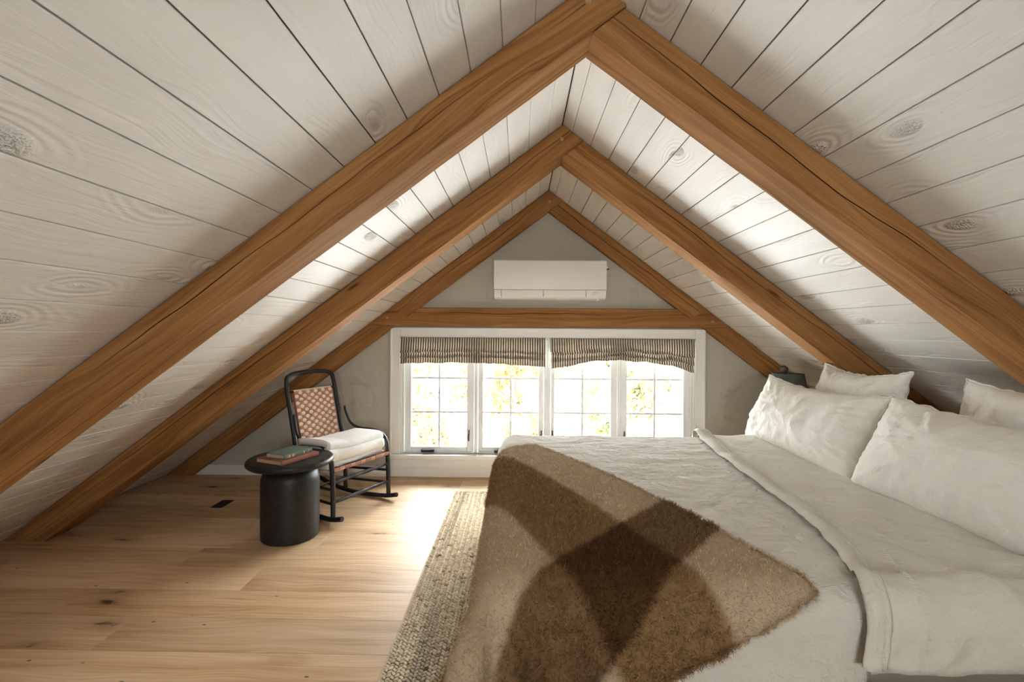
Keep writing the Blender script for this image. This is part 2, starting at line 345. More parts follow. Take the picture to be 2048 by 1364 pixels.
bm = bmesh.new()
for sg in (-1, 1):
    n = Vector((sg * 0.6, 0, 0.8)); d = Vector((sg * 0.8, 0, -0.6)); a = Vector((RX, 0, RZ + 0.014 / 0.8))
    e = a + d * 4.2; top = 0.08
    P = [a, e, e + n * top, a + Vector((0, 0, top / 0.8))]
    poly_extrude(bm, [(p.x, p.z) for p in P], YB - 0.12, YF + 0.12)
ceiling = tag(bobj('ceiling', bm, SEAM), 'steep sloped ceiling of white painted knotty planks running from ridge to floor', 'ceiling', kind='structure')
def planks(sg, w, first):
    edges = [0.0]; s = first
    while s < 4.09: edges.append(s); s += w
    edges.append(4.10); cache = {}
    d = Vector((sg * 0.8, 0, -0.6)); n = Vector((-sg * 0.6, 0, -0.8))
    for a, b in zip(edges[:-1], edges[1:]):
        ww = b - a; key = round(ww, 4); g = 0.0017
        if ww < 0.02: continue
        if key not in cache:
            bm = bmesh.new(); rbox(bm, (-ww / 2 + g, YB - 0.1, -0.018), (ww / 2 - g, YF + 0.1, 0), 0.0016)
            me = bpy.data.meshes.new('plank'); bmesh.ops.recalc_face_normals(bm, faces=bm.faces); bm.to_mesh(me); bm.free(); me.materials.append(PLANK); cache[key] = me
        o = bpy.data.objects.new('ceiling_plank', cache[key]); c = Vector((RX, 0, RZ)) + d * ((a + b) / 2) + n * (random.uniform(-0.0012, 0.0006) - 0.001)
        yv = n.cross(d)                               # local x = d, z = n
        o.matrix_world = Matrix(((d.x, yv.x, n.x, c.x), (d.y, yv.y, n.y, c.y if sg < 0 else c.y), (d.z, yv.z, n.z, c.z), (0, 0, 0, 1)))
        if yv.y < 0: o.matrix_world = o.matrix_world @ Matrix.Translation((0, -(YB + YF), 0))
        mw = o.matrix_world.copy(); COL.objects.link(o); o.parent = ceiling; o.matrix_parent_inverse = Matrix.Identity(4); o.matrix_local = mw
planks(-1, 0.1356, 0.105); planks(1, 0.1312, 0.071)

def gable(name, y0, y1, op, label):
    bm = bmesh.new(); x0, x1, z0, z1 = op
    poly_extrude(bm, [(XL, 0), (x0, 0), (x0, zroof(x0))], y0, y1)
    poly_extrude(bm, [(x1, 0), (XR, 0), (x1, zroof(x1))], y0, y1)
    poly_extrude(bm, [(x0, 0), (x1, 0), (x1, z0), (x0, z0)], y0, y1)
    poly_extrude(bm, [(x0, z1), (x1, z1), (x1, zroof(x1)), (RX, RZ), (x0, zroof(x0))], y0, y1)
    return tag(bobj(name, bm, WALLP), label, 'wall', kind='structure')
WX0, WX1, WZ0, WZ1 = -1.016, 1.489, 0.194, 1.192
gable('wall_front', YF, YF + 0.15, (WX0, WX1, WZ0, WZ1), 'greige painted gable wall around the low window band')
gable('wall_back', YB - 0.15, YB, (REAR['x0'], REAR['x1'], REAR['z0'], REAR['z1']), 'greige gable wall behind the viewer')

# casing, sill, apron, baseboard
def st(o, label, cat): return tag(o, label, cat, kind='structure')
bm = bmesh.new(); rbox(bm, (-1.098, 4.106, 0.194), (WX0, 4.131, 1.274), 0.003); rbox(bm, (-1.098, 4.098, 0.194), (-1.084, 4.106, 1.274), 0.002)
st(bobj('trim_1', bm, TRIM), 'white window casing board on the left side of the window band', 'trim')
bm = bmesh.new(); rbox(bm, (WX1, 4.106, 0.194), (1.571, 4.131, 1.274), 0.003); rbox(bm, (1.557, 4.098, 0.194), (1.571, 4.106, 1.274), 0.002)
st(bobj('trim_2', bm, TRIM), 'white window casing board on the right side of the window band', 'trim')
bm = bmesh.new(); rbox(bm, (WX0 + 0.0005, 4.106, WZ1), (WX1 - 0.0005, 4.131, 1.274), 0.003); rbox(bm, (WX0 + 0.0005, 4.098, 1.262), (WX1 - 0.0005, 4.106, 1.2745), 0.002)
st(bobj('trim_3', bm, TRIM), 'white head casing under the timber collar beam', 'trim')
bm = bmesh.new(); rbox(bm, (-1.125, 4.075, 0.157), (1.60, 4.165, 0.1935), 0.004, 2)
st(bobj('trim_4', bm, TRIM), 'white projecting sill board below the four casements', 'window sill')
bm = bmesh.new(); rbox(bm, (-1.10, 4.104, 0.088), (1.575, 4.131, 0.1565), 0.002)
st(bobj('trim_5', bm, TRIM), 'white apron board between the sill and the baseboard', 'trim')
bm = bmesh.new(); rbox(bm, (-2.95, 4.110, 0.0005), (3.43, 4.131, 0.074), 0.002); rbox(bm, (-2.95, 4.104, 0.074), (3.43, 4.131, 0.0875), 0.003)
st(bobj('baseboard_front', bm, TRIM), 'white baseboard with small cap along the window wall', 'baseboard')
bm = bmesh.new(); rbox(bm, (WX0, 4.1315, WZ0), (WX0 + 0.014, 4.27, WZ1), 0.001); rbox(bm, (WX1 - 0.014, 4.1315, WZ0), (WX1, 4.27, WZ1), 0.001)
rbox(bm, (WX0 + 0.014, 4.1315, WZ1 - 0.012), (WX1 - 0.014, 4.27, WZ1), 0.001); rbox(bm, (WX0 + 0.014, 4.166, WZ0 - 0.03), (WX1 - 0.014, 4.27, WZ0 + 0.001), 0.001)
st(bobj('trim_6', bm, TRIM), 'white jamb lining inside the window opening', 'trim')

# windows: two units, each with two casement sashes
def window_unit(name, label, x0, x1, sashes, post, lev):
    w = thing(name, label, 'window', ((x0 + x1) / 2, 4.2, WZ0), kind='structure')
    bm = bmesh.new()
    for a, b in ((x0, sashes[0][0] - 0.004), (sashes[0][3] + 0.004, sashes[1][0] - 0.004), (sashes[1][3] + 0.004, x1)):
        rbox(bm, (a, 4.158, WZ0 + 0.002), (b, 4.262, WZ1 - 0.013), 0.003)
        rbox(bm, ((a + b) / 2 - min(0.006, (b - a) / 4), 4.150, WZ0 + 0.002), ((a + b) / 2 + min(0.006, (b - a) / 4), 4.158, WZ1 - 0.013), 0.001)
    for a, b in ((sashes[0][0] - 0.004, sashes[0][3] + 0.004), (sashes[1][0] - 0.004, sashes[1][3] + 0.004)):
        rbox(bm, (a, 4.158, WZ0 + 0.002), (b, 4.262, 0.205), 0.001); rbox(bm, (a, 4.158, 1.168), (b, 4.262, WZ1 - 0.013), 0.001)
    bobj('window_frame', bm, VINYL, w)
    for si, (sx0, g0, g1, sx1) in enumerate(sashes):
        bm = bmesh.new()
        for lo, hi in (((sx0, 4.164, 0.208), (g0, 4.215, 1.165)), ((g1, 4.164, 0.208), (sx1, 4.215, 1.165)), ((g0, 4.164, 0.208), (g1, 4.215, 0.248)), ((g0, 4.164, 1.130), (g1, 4.215, 1.165))):
            rbox(bm, lo, hi, 0.003)
        for lo, hi in (((g0 - 0.012, 4.160, 0.236), (g0, 4.164, 1.142)), ((g1, 4.160, 0.236), (g1 + 0.012, 4.164, 1.142)), ((g0, 4.160, 0.236), (g1, 4.164, 0.248))): rbox(bm, lo, hi, 0.001)
        s = bobj('sash', bm, VINYL, w); LOC[s.name] = LOC[w.name]
        def sub(o):
            o.parent = s; o.matrix_parent_inverse = s.matrix_parent_inverse.inverted() if False else Matrix.Identity(4); return o
        mx = (g0 + g1) / 2; zs = [0.248, 0.545, 0.840, 1.130]; hw = 0.0085
        for a, b in ((g0, mx - hw), (mx + hw, g1)):
            for c, d in zip(zs[:-1], zs[1:]):
                sub(box('pane', (a, 4.186, c + (hw if c > 0.25 else 0)), (b, 4.190, d - (hw if d < 1.12 else 0)), GLASS, None, 0))
        sub(box('muntin', (mx - hw, 4.178, 0.248), (mx + hw, 4.198, 1.130), GRILLE, None, 0.002))
        for z in zs[1:3]:
            for a, b in ((g0, mx - hw), (mx + hw, g1)): sub(box('muntin', (a, 4.178, z - hw), (b, 4.198, z + hw), GRILLE, None, 0.002))
        lx = lev[si]
        bm = bmesh.new(); rbox(bm, (lx - 0.006, 4.150, 0.30), (lx + 0.006, 4.160, 0.36), 0.002); rbox(bm, (lx - 0.001, 4.140, 0.345), (lx + 0.008, 4.152, 0.40), 0.003)
        sub(bobj('lock_lever', bm, BLACKM))
        cxm = g0 + (g1 - g0) * (0.31 if si == 0 else 0.33)
        bm = bmesh.new(); rbox(bm, (cxm - 0.058, 4.130, 0.206), (cxm + 0.058, 4.158, 0.231), 0.005, 2); rbox(bm, (cxm - 0.05, 4.122, 0.218), (cxm + 0.03, 4.132, 0.229), 0.003)
        sub(bobj('crank_operator', bm, BLACKM))
    return w
window_unit('window_1', 'left pair of white casement windows with grey muntins', WX0 + 0.014, 0.2438, [(-0.985, -0.931, -0.448, -0.388), (-0.352, -0.310, 0.169, 0.212)], -0.37, (-0.43, 0.19))
window_unit('window_2', 'right pair of white casement windows half hidden by the bed', 0.2442, WX1 - 0.014, [(0.276, 0.305, 0.788, 0.842), (0.878, 0.925, 1.408, 1.462)], 0.86, (0.285, 0.90))
# unseen rear window, added behind the viewer to supply fill light
fill_win = thing('added_fill_window', 'plain white window added for fill light in the gable behind the viewer', 'window', (RX, YB, REAR['z0']), kind='structure')
bm = bmesh.new(); a, b, c, d = REAR['x0'], REAR['x1'], REAR['z0'], REAR['z1']
for lo, hi in (((a, YB - 0.15, c), (a + 0.05, YB, d)), ((b - 0.05, YB - 0.15, c), (b, YB, d)), ((a + 0.05, YB - 0.15, c), (b - 0.05, YB, c + 0.05)), ((a + 0.05, YB - 0.15, d - 0.05), (b - 0.05, YB, d)), ((RX - 0.02, YB - 0.12, c + 0.05), (RX + 0.02, YB - 0.03, d - 0.05))): rbox(bm, lo, hi, 0.003)
bobj('window_frame', bm, VINYL, fill_win)
for xa, xb in ((a + 0.05, RX - 0.02), (RX + 0.02, b - 0.05)): box('pane', (xa, YB - 0.08, c + 0.05), (xb, YB - 0.075, d - 0.05), GLASS, fill_win, 0)

# ------------------------------------------------------------------ timber trusses
def beam(name, O0, O1, I0, I1, y0, y1, parent, seg=48, ch=0.007, wav=0.0022):
    O0, O1, I0, I1 = (np.array(p, float) for p in (O0, O1, I0, I1)); V = []; UV = []; L = np.linalg.norm(O1 - O0); sd = random.uniform(0, 99)
    for i in range(seg + 1):
        s = i / seg; o = O0 + (O1 - O0) * s; q = I0 + (I1 - I0) * s; dv = q - o; D = np.linalg.norm(dv); dv = dv / D; T = y1 - y0
        ring = [(ch, 0, 0), (D - ch, 0, D - 2 * ch), (D, ch, D - ch), (D, T - ch, D + T - 3 * ch), (D - ch, T, D + T - 2 * ch), (ch, T, 2 * D + T - 4 * ch), (0, T - ch, 2 * D + T - 3 * ch), (0, ch, 2 * D + 2 * T - 5 * ch)]
        for k, (a, y, v) in enumerate(ring):
            wx = wav * fn(s * L * 5.0, k * 0.9, sd) * (1 if k in (0, 1, 2, 3) else 0.3); wy = wav * fn(s * L * 4.0, k * 1.3 + 7, sd)
            p = o + dv * (a + (wx if k in (1, 2, 3, 4) else 0)); V.append((p[0], y0 + y + (wy if k in (0, 1, 2) else 0), p[1])); UV.append((s * L, v))
    F = []
    for i in range(seg):
        for k in range(8):
            F.append((i * 8 + k, (i + 1) * 8 + k, (i + 1) * 8 + (k + 1) % 8, i * 8 + (k + 1) % 8))
    F += [tuple(range(8)), tuple(range(seg * 8 + 7, seg * 8 - 1, -1))]
    bmm = bmesh.new(); vs = [bmm.verts.new(v) for v in V]; uvl = bmm.loops.layers.uv.new('UVMap')
    for f in F:
        fc = bmm.faces.new([vs[i] for i in f])
        for lp, i in zip(fc.loops, f): lp[uvl].uv = UV[i]
        if len(f) == 4 and {x % 8 for x in f} == {0, 7}:
            for lp, i in zip(fc.loops, f):
                if i % 8 == 0: lp[uvl].uv = (UV[i][0], UV[i - 1 + 8][1] + ch * 1.4)
    return bobj(name, bmm, BEAM, parent, smooth=30)
def peg(x, y, z, r, parent):
    V, F = tube_vf([(x, y + 0.03, z), (x, y - 0.004, z), (x, y - 0.007, z)], [r, r, r * 0.8], 12); return mobj('peg', V, F, PEG, parent, smooth=40)
EPS = 0.0025
def truss(label, y, t, d, lproud):
    T = thing('timber_truss', label, 'roof truss', (RX, y, 0)); zr = RZ - EPS; xr = RX
    zi = zr - 1.25 * d
    beam('rafter', (xr - zr / SL + 0.002, 0.0015), (xr, zr), (xr - zi / SL, 0.0015), (xr + d / 1.2, zr - 0.625 * d), y - lproud, y + t, T)
    beam('rafter', (xr + d / 1.2 + 0.002, zr - 0.625 * d - 0.0015), (xr + zr / SL - 0.002, 0.0015), (xr + 0.002, zi - 0.0015), (xr + zi / SL, 0.0015), y, y + t, T)
    return T
t1 = truss('nearest rafter pair of brown oak crossing the whole picture', 1.647, 0.158, 0.137, 0.014); peg(0.224, 1.633, 2.363, 0.013, t1)
t2 = truss('middle rafter pair of brown oak between the nearest pair and the window wall', 2.784, 0.155, 0.1475, 0.004); peg(0.235, 2.780, 2.353, 0.013, t2)
t3 = thing('timber_truss', 'far oak rafter pair with horizontal collar beam against the window wall', 'roof truss', (RX, 4.08, 0))
d3 = 0.143; zr = RZ - EPS; zi = zr - 1.25 * d3; y3 = 4.08; yb3 = 4.132
beam('rafter', (-1.085, zroof(-1.085) - EPS), (RX, zr), (-0.949, zi - SL * (RX + 0.949)), (RX + d3 / 1.2, zr - 0.625 * d3), y3 - 0.012, yb3, t3)
beam('rafter', (RX + d3 / 1.2 + 0.002, zr - 0.625 * d3 - 0.0015), (1.575, zroof(1.575) - EPS), (RX + 0.002, zi - 0.0015), (1.432, zi - SL * (1.432 - RX)), y3 - 0.009, yb3, t3)
beam('collar_beam', (-1.083, 1.445), (1.563, 1.445), (-1.297, 1.2865), (1.777, 1.2865), y3, yb3, t3)
beam('rafter', (RX - zr / SL + 0.002, 0.0015), (-1.300, 1.284), (RX - zi / SL, 0.0015), (RX - (zi - 1.284) / SL, 1.284), y3, yb3, t3)
beam('rafter', (1.780, 1.284), (RX + zr / SL - 0.002, 0.0015), (RX + (zi - 1.284) / SL, 1.284), (RX + zi / SL, 0.0015), y3, yb3, t3)
for p in ((-1.118, 4.08, 1.358), (1.619, 4.08, 1.338), (0.247, 4.068, 2.340)): peg(*p, 0.014, t3)

# ------------------------------------------------------------------ air conditioner
ac = thing('air_conditioner', 'white wall mounted air conditioner above the collar beam', 'air conditioner', (0.247, 4.13, 1.515))
def xprof(name, prof, x0, x1, mat, parent):            # profile in (y, z), extruded along x
    bm = bmesh.new(); a = [bm.verts.new((x0, y, z)) for y, z in prof]; b = [bm.verts.new((x1, y, z)) for y, z in prof]; n = len(prof)
    bm.faces.new(a); bm.faces.new(b[::-1])
    for i in range(n): bm.faces.new((a[i], a[(i + 1) % n], b[(i + 1) % n], b[i]))
    bmesh.ops.recalc_face_normals(bm, faces=bm.faces)
    return bobj(name, bm, mat, parent, smooth=25)
xprof('housing', [(4.129, 1.832), (3.955, 1.832), (3.934, 1.822), (3.930, 1.60), (3.945, 1.535), (3.965, 1.517), (4.00, 1.512), (4.129, 1.512)], -0.207, 0.701, PLAST, ac)
xprof('front_panel', [(3.932, 1.826), (3.925, 1.819), (3.919, 1.76), (3.918, 1.64), (3.920, 1.589), (3.930, 1.587)], -0.209, 0.703, PLAST, ac)
lowp = [(3.930, 1.584), (3.9215, 1.583), (3.929, 1.545), (3.941, 1.525), (3.952, 1.521), (3.952, 1.53)]
for nm, a, b in (('end_cover', -0.207, -0.151), ('air_vane', -0.145, 0.190), ('air_vane', 0.196, 0.535), ('control_cover', 0.541, 0.700)): xprof(nm, lowp, a, b, PLAST, ac)
bm = bmesh.new(); M0 = Matrix.Identity(4)
for j, (a, b) in enumerate(((0.588, 0.640), (0.588, 0.622), (0.588, 0.612))): rbox(bm, (a, 3.9235 + j * 0.0025, 1.566 - 0.010 * j), (b, 3.930 + j * 0.0025, 1.5685 - 0.010 * j), 0)
bobj('printed_lines', bm, GREYP, ac)
for xg in (-0.148, 0.193, 0.538): box('panel_gap_shade', (xg - 0.0035, 3.9265, 1.532), (xg + 0.0035, 3.938, 1.583), GREYP, ac, 0, 1)  # grey strips set into the gaps, their shade given as colour
box('panel_gap_shade', (-0.205, 3.9225, 1.5835), (0.699, 3.932, 1.5872), GREYP, ac, 0)  # solid grey strip standing in for shade in the long seam
bm = bmesh.new(); rbox(bm, (0.628, 3.952, 1.500), (0.648, 3.962, 1.520), 0.003); bobj('clip', bm, PLAST, ac)
bm = bmesh.new()
for (x, z, h) in ((-0.196, 1.72, 0.010), (-0.184, 1.716, 0.012), (-0.190, 1.700, 0.010)): rbox(bm, (x, 3.9165, z), (x + 0.010, 3.920, z + h), 0.001)
bobj('embossed_mark', bm, PLAST, ac)
tube('pipe', spline([(0.62, 4.06, 1.834), (0.66, 4.05, 1.842), (0.69, 4.06, 1.834)], 4), 0.006, BLACKM, ac, 8)
bm = bmesh.new(); rbox(bm, (-0.006, -0.006, -0.036), (0.006, 0.006, 0.036), 0.002, 1, Matrix.Translation((0.728, 4.09, 1.800)) @ Matrix.Rotation(math.radians(-32), 4, 'Y')); bobj('bracket', bm, PLAST, ac)
tube('bracket_screw', [(0.702, 4.085, 1.758), (0.722, 4.083, 1.770), (0.750, 4.085, 1.778)], 0.006, BLACKM, ac, 8)

# ------------------------------------------------------------------ roman blinds
def blind(label, x0, x1, ztop, lvl, arch, seed, wr):
    T = thing('roman_blind', label, 'window blind', ((x0 + x1) / 2, 4.10, ztop))
    # vertical path of the gathered cloth: (y offset, fraction of level) front sheet then folds stacked behind each other
    prof = [(4.097, 0.0), (4.094, 0.35), (4.084, 0.75), (4.066, 0.97), (4.070, 1.0), (4.086, 0.96), (4.0925, 0.88), (4.092, 1.10), (4.074, 1.36), (4.078, 1.40), (4.092, 1.36), (4.0965, 1.22), (4.096, 1.45), (4.082, 1.72), (4.086, 1.76), (4.100, 1.70)]
    nx = 90; path = spline([np.array(p) for p in prof], 4); V = []; UV = []; m = len(path)
    for i in range(nx + 1):
        u = i / nx; x = x0 + (x1 - x0) * u; ar = arch * (1 - abs(2 * u - 1) ** 1.7); arc = 0.0
        for j, (yy, fr) in enumerate(path):
            l = lvl(u); z = ztop - fr * l + ar * max(0, fr - 0.25) / 1.5 * (1 + 0.0 * fr)
            k = min(1, fr * 1.2)
            wob = wr * k * (fn(x * 7 + seed, fr * 2.2, 0.3) * 0.010 + fn(x * 19 + seed, fr * 5, 1.1) * 0.004)
            y = yy + wr * k * fn(x * 6 + seed, fr * 3.0, 5.0) * 0.008 - (0.004 * wr if fr > 0.3 else 0)
            xx = x + (wr - 1) * k * 0.02 * (0.5 - u) * (1 if fr > 0.8 else 0.3)
            if V and j: arc += math.dist((y, z + wob), (V[-1][1], V[-1][2]))
            V.append((xx, min(y, 4.1045), z + wob)); UV.append((x, arc))
    F = grid_faces(nx + 1, m)
    o = mobj('blind_fabric', V, F, STRIPE, T, smooth=True, uv=UV)
    so = o.modifiers.new('cloth_thickness', 'SOLIDIFY'); so.thickness = 0.0012; so.offset = 0
    box('headrail', (x0 + 0.004, 4.1055, ztop - 0.030), (x1 - 0.004, 4.128, ztop - 0.002), TRIM, T, 0.002)
    tube('cord', [(x1 - 0.006, 4.106, ztop - 0.03), (x1 - 0.005, 4.107, ztop - 0.20), (x1 - 0.006, 4.108, ztop - 0.26)], 0.0012, TRIM, T, 6)
blind('striped roman blind over the left window pair, hanging nearly level', -1.005, 0.219, 1.191, lambda u: 0.128 + 0.010 * u, 0.022, 2.0, 1.0)
blind('striped roman blind over the right window pair, bunched and arched up in the middle', 0.260, 1.475, 1.190, lambda u: 0.148 + 0.008 * u, 0.085, 11.0, 1.9)

# ------------------------------------------------------------------ cloth drape (position based dynamics, done here in numpy)
BED = dict(x0=-0.10, x1=2.02, y0=1.22, y1=3.10, z0=0.10, z1=0.585)
def bed_sdf(P, r=0.075):
    lo = np.array([BED['x0'], BED['y0'], BED['z0']]); hi = np.array([BED['x1'], BED['y1'], BED['z1']]); c = (lo + hi) / 2; h = (hi - lo) / 2 - r
    q = np.abs(P - c) - h; s = np.sign(P - c); m = np.maximum(q, 0); L = np.linalg.norm(m, axis=-1)
    inside = q.max(-1); d = L + np.minimum(inside, 0) - r
    g = np.where(L[..., None] > 1e-9, m / np.maximum(L, 1e-9)[..., None], np.eye(3)[q.argmax(-1)]) * s
    return d, g
def drape(P0, off, steps, pin=None, iters=10, under=None, damp=0.97):
    P = P0.copy(); nx, ny = P.shape[:2]; V = np.zeros_like(P); dt = 0.016
    sets = []
    def add(a, b, k):
        A = P0[a[0], a[1]]; B = P0[b[0], b[1]]; sets.append((a, b, np.linalg.norm(A - B, axis=-1)[..., None], k))
    S = slice
    for di, dj, k in ((1, 0, 1.0), (0, 1, 1.0), (1, 1, 0.6), (2, 0, 0.10), (0, 2, 0.10)):
        for par in (0, 1):
            if di and not dj:
                ii = np.arange(0, nx - di); ii = ii[(ii // di) % 2 == par]; add((ii[:, None], np.arange(ny)[None]), ((ii + di)[:, None], np.arange(ny)[None]), k)
            elif dj and not di:
                jj = np.arange(0, ny - dj); jj = jj[(jj // dj) % 2 == par]; add((np.arange(nx)[:, None], jj[None]), (np.arange(nx)[:, None], (jj + dj)[None]), k)
            else:
                ii = np.arange(0, nx - 1); ii = ii[ii % 2 == par]
                add((ii[:, None], np.arange(ny - 1)[None]), ((ii + 1)[:, None], np.arange(1, ny)[None]), k); add((ii[:, None], np.arange(1, ny)[None]), ((ii + 1)[:, None], np.arange(ny - 1)[None]), k)
    for st in range(steps):
        V[..., 2] -= 9.8 * dt; V *= damp; Q = P + V * dt
        for it in range(iters):
            for a, b, L, k in sets:
                A = Q[a[0], a[1]]; B = Q[b[0], b[1]]; D = B - A; l = np.linalg.norm(D, axis=-1, keepdims=True); C = D * ((l - L) / np.maximum(l, 1e-9) * 0.5 * k)
                Q[a[0], a[1]] = A + C; Q[b[0], b[1]] = B - C
            d, g = bed_sdf(Q); pen = np.maximum(off - d, 0)[..., None]; hit = pen > 0
            Q = Q + g * pen
            mv = Q - P; tn = mv - g * (mv * g).sum(-1, keepdims=True); Q = np.where(hit, Q - tn * 0.35, Q)
            Q[..., 2] = np.maximum(Q[..., 2], 0.02)
            if pin is not None: Q[pin] = P0[pin]
        V = (Q - P) / dt; P = Q
    return P
def upsample(G, k):
    def ax(A, k):
        n = A.shape[0]; Ap = np.concatenate([2 * A[:1] - A[1:2], A, 2 * A[-1:] - A[-2:-1]]); out = []
        for j in range(k):
            t = j / k; p0, p1, p2, p3 = Ap[:-3], Ap[1:-2], Ap[2:-1], Ap[3:]
            out.append(0.5 * (2 * p1 + (p2 - p0) * t + (2 * p0 - 5 * p1 + 4 * p2 - p3) * t * t + (3 * p1 - p0 - 3 * p2 + p3) * t ** 3))
        R = np.stack(out, 1).reshape(-1, *A.shape[1:]); return np.concatenate([R, A[-1:]])
    return ax(ax(G, k).swapaxes(0, 1), k).swapaxes(0, 1)
def normals(G):
    N = np.cross(np.gradient(G, axis=0), np.gradient(G, axis=1)); return N / np.maximum(np.linalg.norm(N, axis=-1, keepdims=True), 1e-9)

# bed body
bed = thing('bed', 'king size bed with mattress on a low taupe upholstered base', 'bed', (0.95, 2.16, 0))
box('mattress', (BED['x0'] + 0.012, BED['y0'] + 0.012, 0.34), (BED['x1'], BED['y1'] - 0.012, BED['z1'] - 0.006), MATT, bed, 0.06, 4)
box('bed_base', (BED['x0'] + 0.03, BED['y0'] + 0.02, 0.10), (BED['x1'], BED['y1'] - 0.02, 0.338), BASEF, bed, 0.015, 2)
for x in (0.06, 1.90):
    for y in (1.36, 2.96): box('leg', (x - 0.03, y - 0.03, 0.009), (x + 0.03, y + 0.03, 0.101), CHAIRB, bed, 0.004)

# coverlet
def band_x(w):
    ks = [(-0.30, 0.815), (-0.06, 0.855), (0.15, 0.945), (0.45, 0.992), (0.98, 1.028), (1.40, 1.07), (1.78, 1.115), (2.1, 1.13)]
    return float(np.interp(w, [k[0] for k in ks], [k[1] for k in ks])) + 0.006 * fn(w * 4, 1.7, 0)
nxs = 40; ys = np.arange(0.78, 3.55, 0.0415); ts = np.linspace(0, 1, nxs)
xe = np.array([band_x(y - BED['y0'] - 0.075) + (0.075 if y > 1.25 else 0.035) for y in ys])
pin = np.zeros((nxs, len(ys)), bool)
XX = xe[None] - (xe[None] + 0.52) * ts[:, None]
P0 = np.stack([XX, np.repeat(ys[None], nxs, 0), np.full(XX.shape, 0.604)], -1)
pin[0] = (ys > 1.30) & (ys < 3.06)
C = drape(P0, 0.010, 130, pin)
dsd, gsd = bed_sdf(C); C = np.where((C[..., 2:] < 0.55), C - gsd * np.maximum(dsd - 0.028, 0)[..., None] * 0.85, C)
C = upsample(C, 3); N = normals(C); nx, ny = C.shape[:2]
for i in range(nx):
    for j in range(ny):
        p = C[i, j]; h = 0.0045 * fn(p[0] * 5, p[1] * 11, p[2] * 5) + 0.0035 * (1 - 2 * abs(fn(p[0] * 9 + 3, p[1] * 20, p[2] * 9))) + 0.0016 * fn(p[0] * 26, p[1] * 40, p[2] * 26)
        C[i, j] = p + (N[i, j] if N[i, j][2] > -0.2 else -N[i, j]) * h * 0.9
dsd, gsd = bed_sdf(C)
under = (C[..., 0] < 0.75) & (C[..., 1] < 1.6) & (C[..., 2] < 0.585); wgt = np.clip((0.78 - C[..., 0]) / 0.15, 0, 1)
C = np.where(under[..., None], C - gsd * (np.maximum(dsd - 0.006, 0) * wgt)[..., None], C)
cov = mobj('linen_coverlet', C.reshape(-1, 3), [f[::-1] for f in grid_faces(nx, ny)], LINEN, None, smooth=True)
cov.modifiers.new('cloth_thickness', 'SOLIDIFY').thickness = 0.005
tag(cov, 'oatmeal linen coverlet spread over the foot half of the bed', 'coverlet')

# top sheet folded back over the coverlet, falling over the near side
def bedpath(w, off):                                   # w = arc length measured from the near top edge, positive into the bed
    r = 0.075 + off; y0 = BED['y0'] + 0.075; q = math.pi / 2 * r
    zt = BED['z1'] + off
    yf = BED['y1'] - 0.075; span = yf - y0
    if w > span + q: return (BED['y1'] + off, zt - r - (w - span - q)), (1, 0)
    if w > span: a = (w - span) / r; return (yf + r * math.sin(a), zt - r + r * math.cos(a)), (math.sin(a), math.cos(a))
    if w >= 0: return (y0 + w, zt), (0, 1)
    if w > -q: a = -w / r; return (y0 - r * math.sin(a), zt - r + r * math.cos(a)), (-math.sin(a), math.cos(a))
    e = -w - q; return (y0 - r - 0.06 * e, zt - r - e), (-1, 0.06)
def sheet_pt(x, w, lift):
    (y, z), (ny_, nz_) = bedpath(w, 0.017)
    t = max(0.0, 1 - max(0, w) / 1.0)
    h = 0.006 * fn(x * 6 + w * 3, w * 5 - x * 4, 2.2) + (0.010 + 0.022 * t) * (0.45 - abs(fn(x * 3.4 + w * 2.4, w * 3.1 - x * 3.0, 7.0))) + (0.003 + 0.005 * t) * (0.5 - abs(fn(x * 11 + w * 6, w * 10 - x * 7, 3.0)))
    if w < 0: h += 0.020 * fn(x * 6 + w * 3, 3.0 + w * 1.5, 9.0) * min(1, -w / 0.15) + 0.012 * (0.5 - abs(fn(x * 13 - w * 8, w * 6, 4.0))) + 0.008
    if w > 1.62 and lift > 0.004: h += 0.035 * min(1, (w - 1.62) / 0.2)
    h = max(h, -0.003) + lift
    return (x, y + ny_ * h, z + nz_ * h)
ws = np.concatenate([np.linspace(-0.212, 0, 16)[:-1], np.linspace(0, 1.72, 96), np.linspace(1.735, 1.95, 12)])
V = []; na = 64
for w in ws:
    xb = band_x(w) + 0.018; hemw = w + (0.012 * fn(xb * 3, 5, 5) if w < -0.2 else 0)
    for a in range(na):
        x = xb + (1.98 - xb) * (a / (na - 1)) ** 1.15; ww = w
        if w < -0.12: ww = -0.12 + (w + 0.12) * (1 + 0.25 * fn(x * 2.5, 8, 8) + 0.10 * (1 - (x - 0.85)))
        V.append(sheet_pt(x, ww, 0.004))
sheet = thing('top_sheet', 'smooth cream top sheet turned back below the pillows', 'sheet', (1.4, 2.16, 0.6))
o = mobj('sheet_cloth', V, grid_faces(len(ws), na), SHEET, sheet, smooth=True); o.modifiers.new('cloth_thickness', 'SOLIDIFY').thickness = 0.002
V = []; nb = 13
for w in ws:
    xb = band_x(w); wd = 0.062 + 0.014 * fn(w * 2.2, 3.3, 0) + (0.02 if w > 0.4 else 0)
    for a in range(nb):
        u = a / (nb - 1); bmp = 0.013 * min(1, math.sin(math.pi * min(max(u, 0.02), 0.98)) * 1.5) + 0.004 * fn(w * 24, u * 2, 4) - (0.005 if abs(u - 0.7) < 0.05 else 0)
        V.append(sheet_pt(xb + wd * u, w, 0.003 + max(bmp, 0)))
o = mobj('folded_hem', V, grid_faces(len(ws), nb), SHEET, sheet, smooth=True); o.modifiers.new('cloth_thickness', 'SOLIDIFY').thickness = 0.003
bm = bmesh.new()                                       # gathered ladder stitching beside the hem
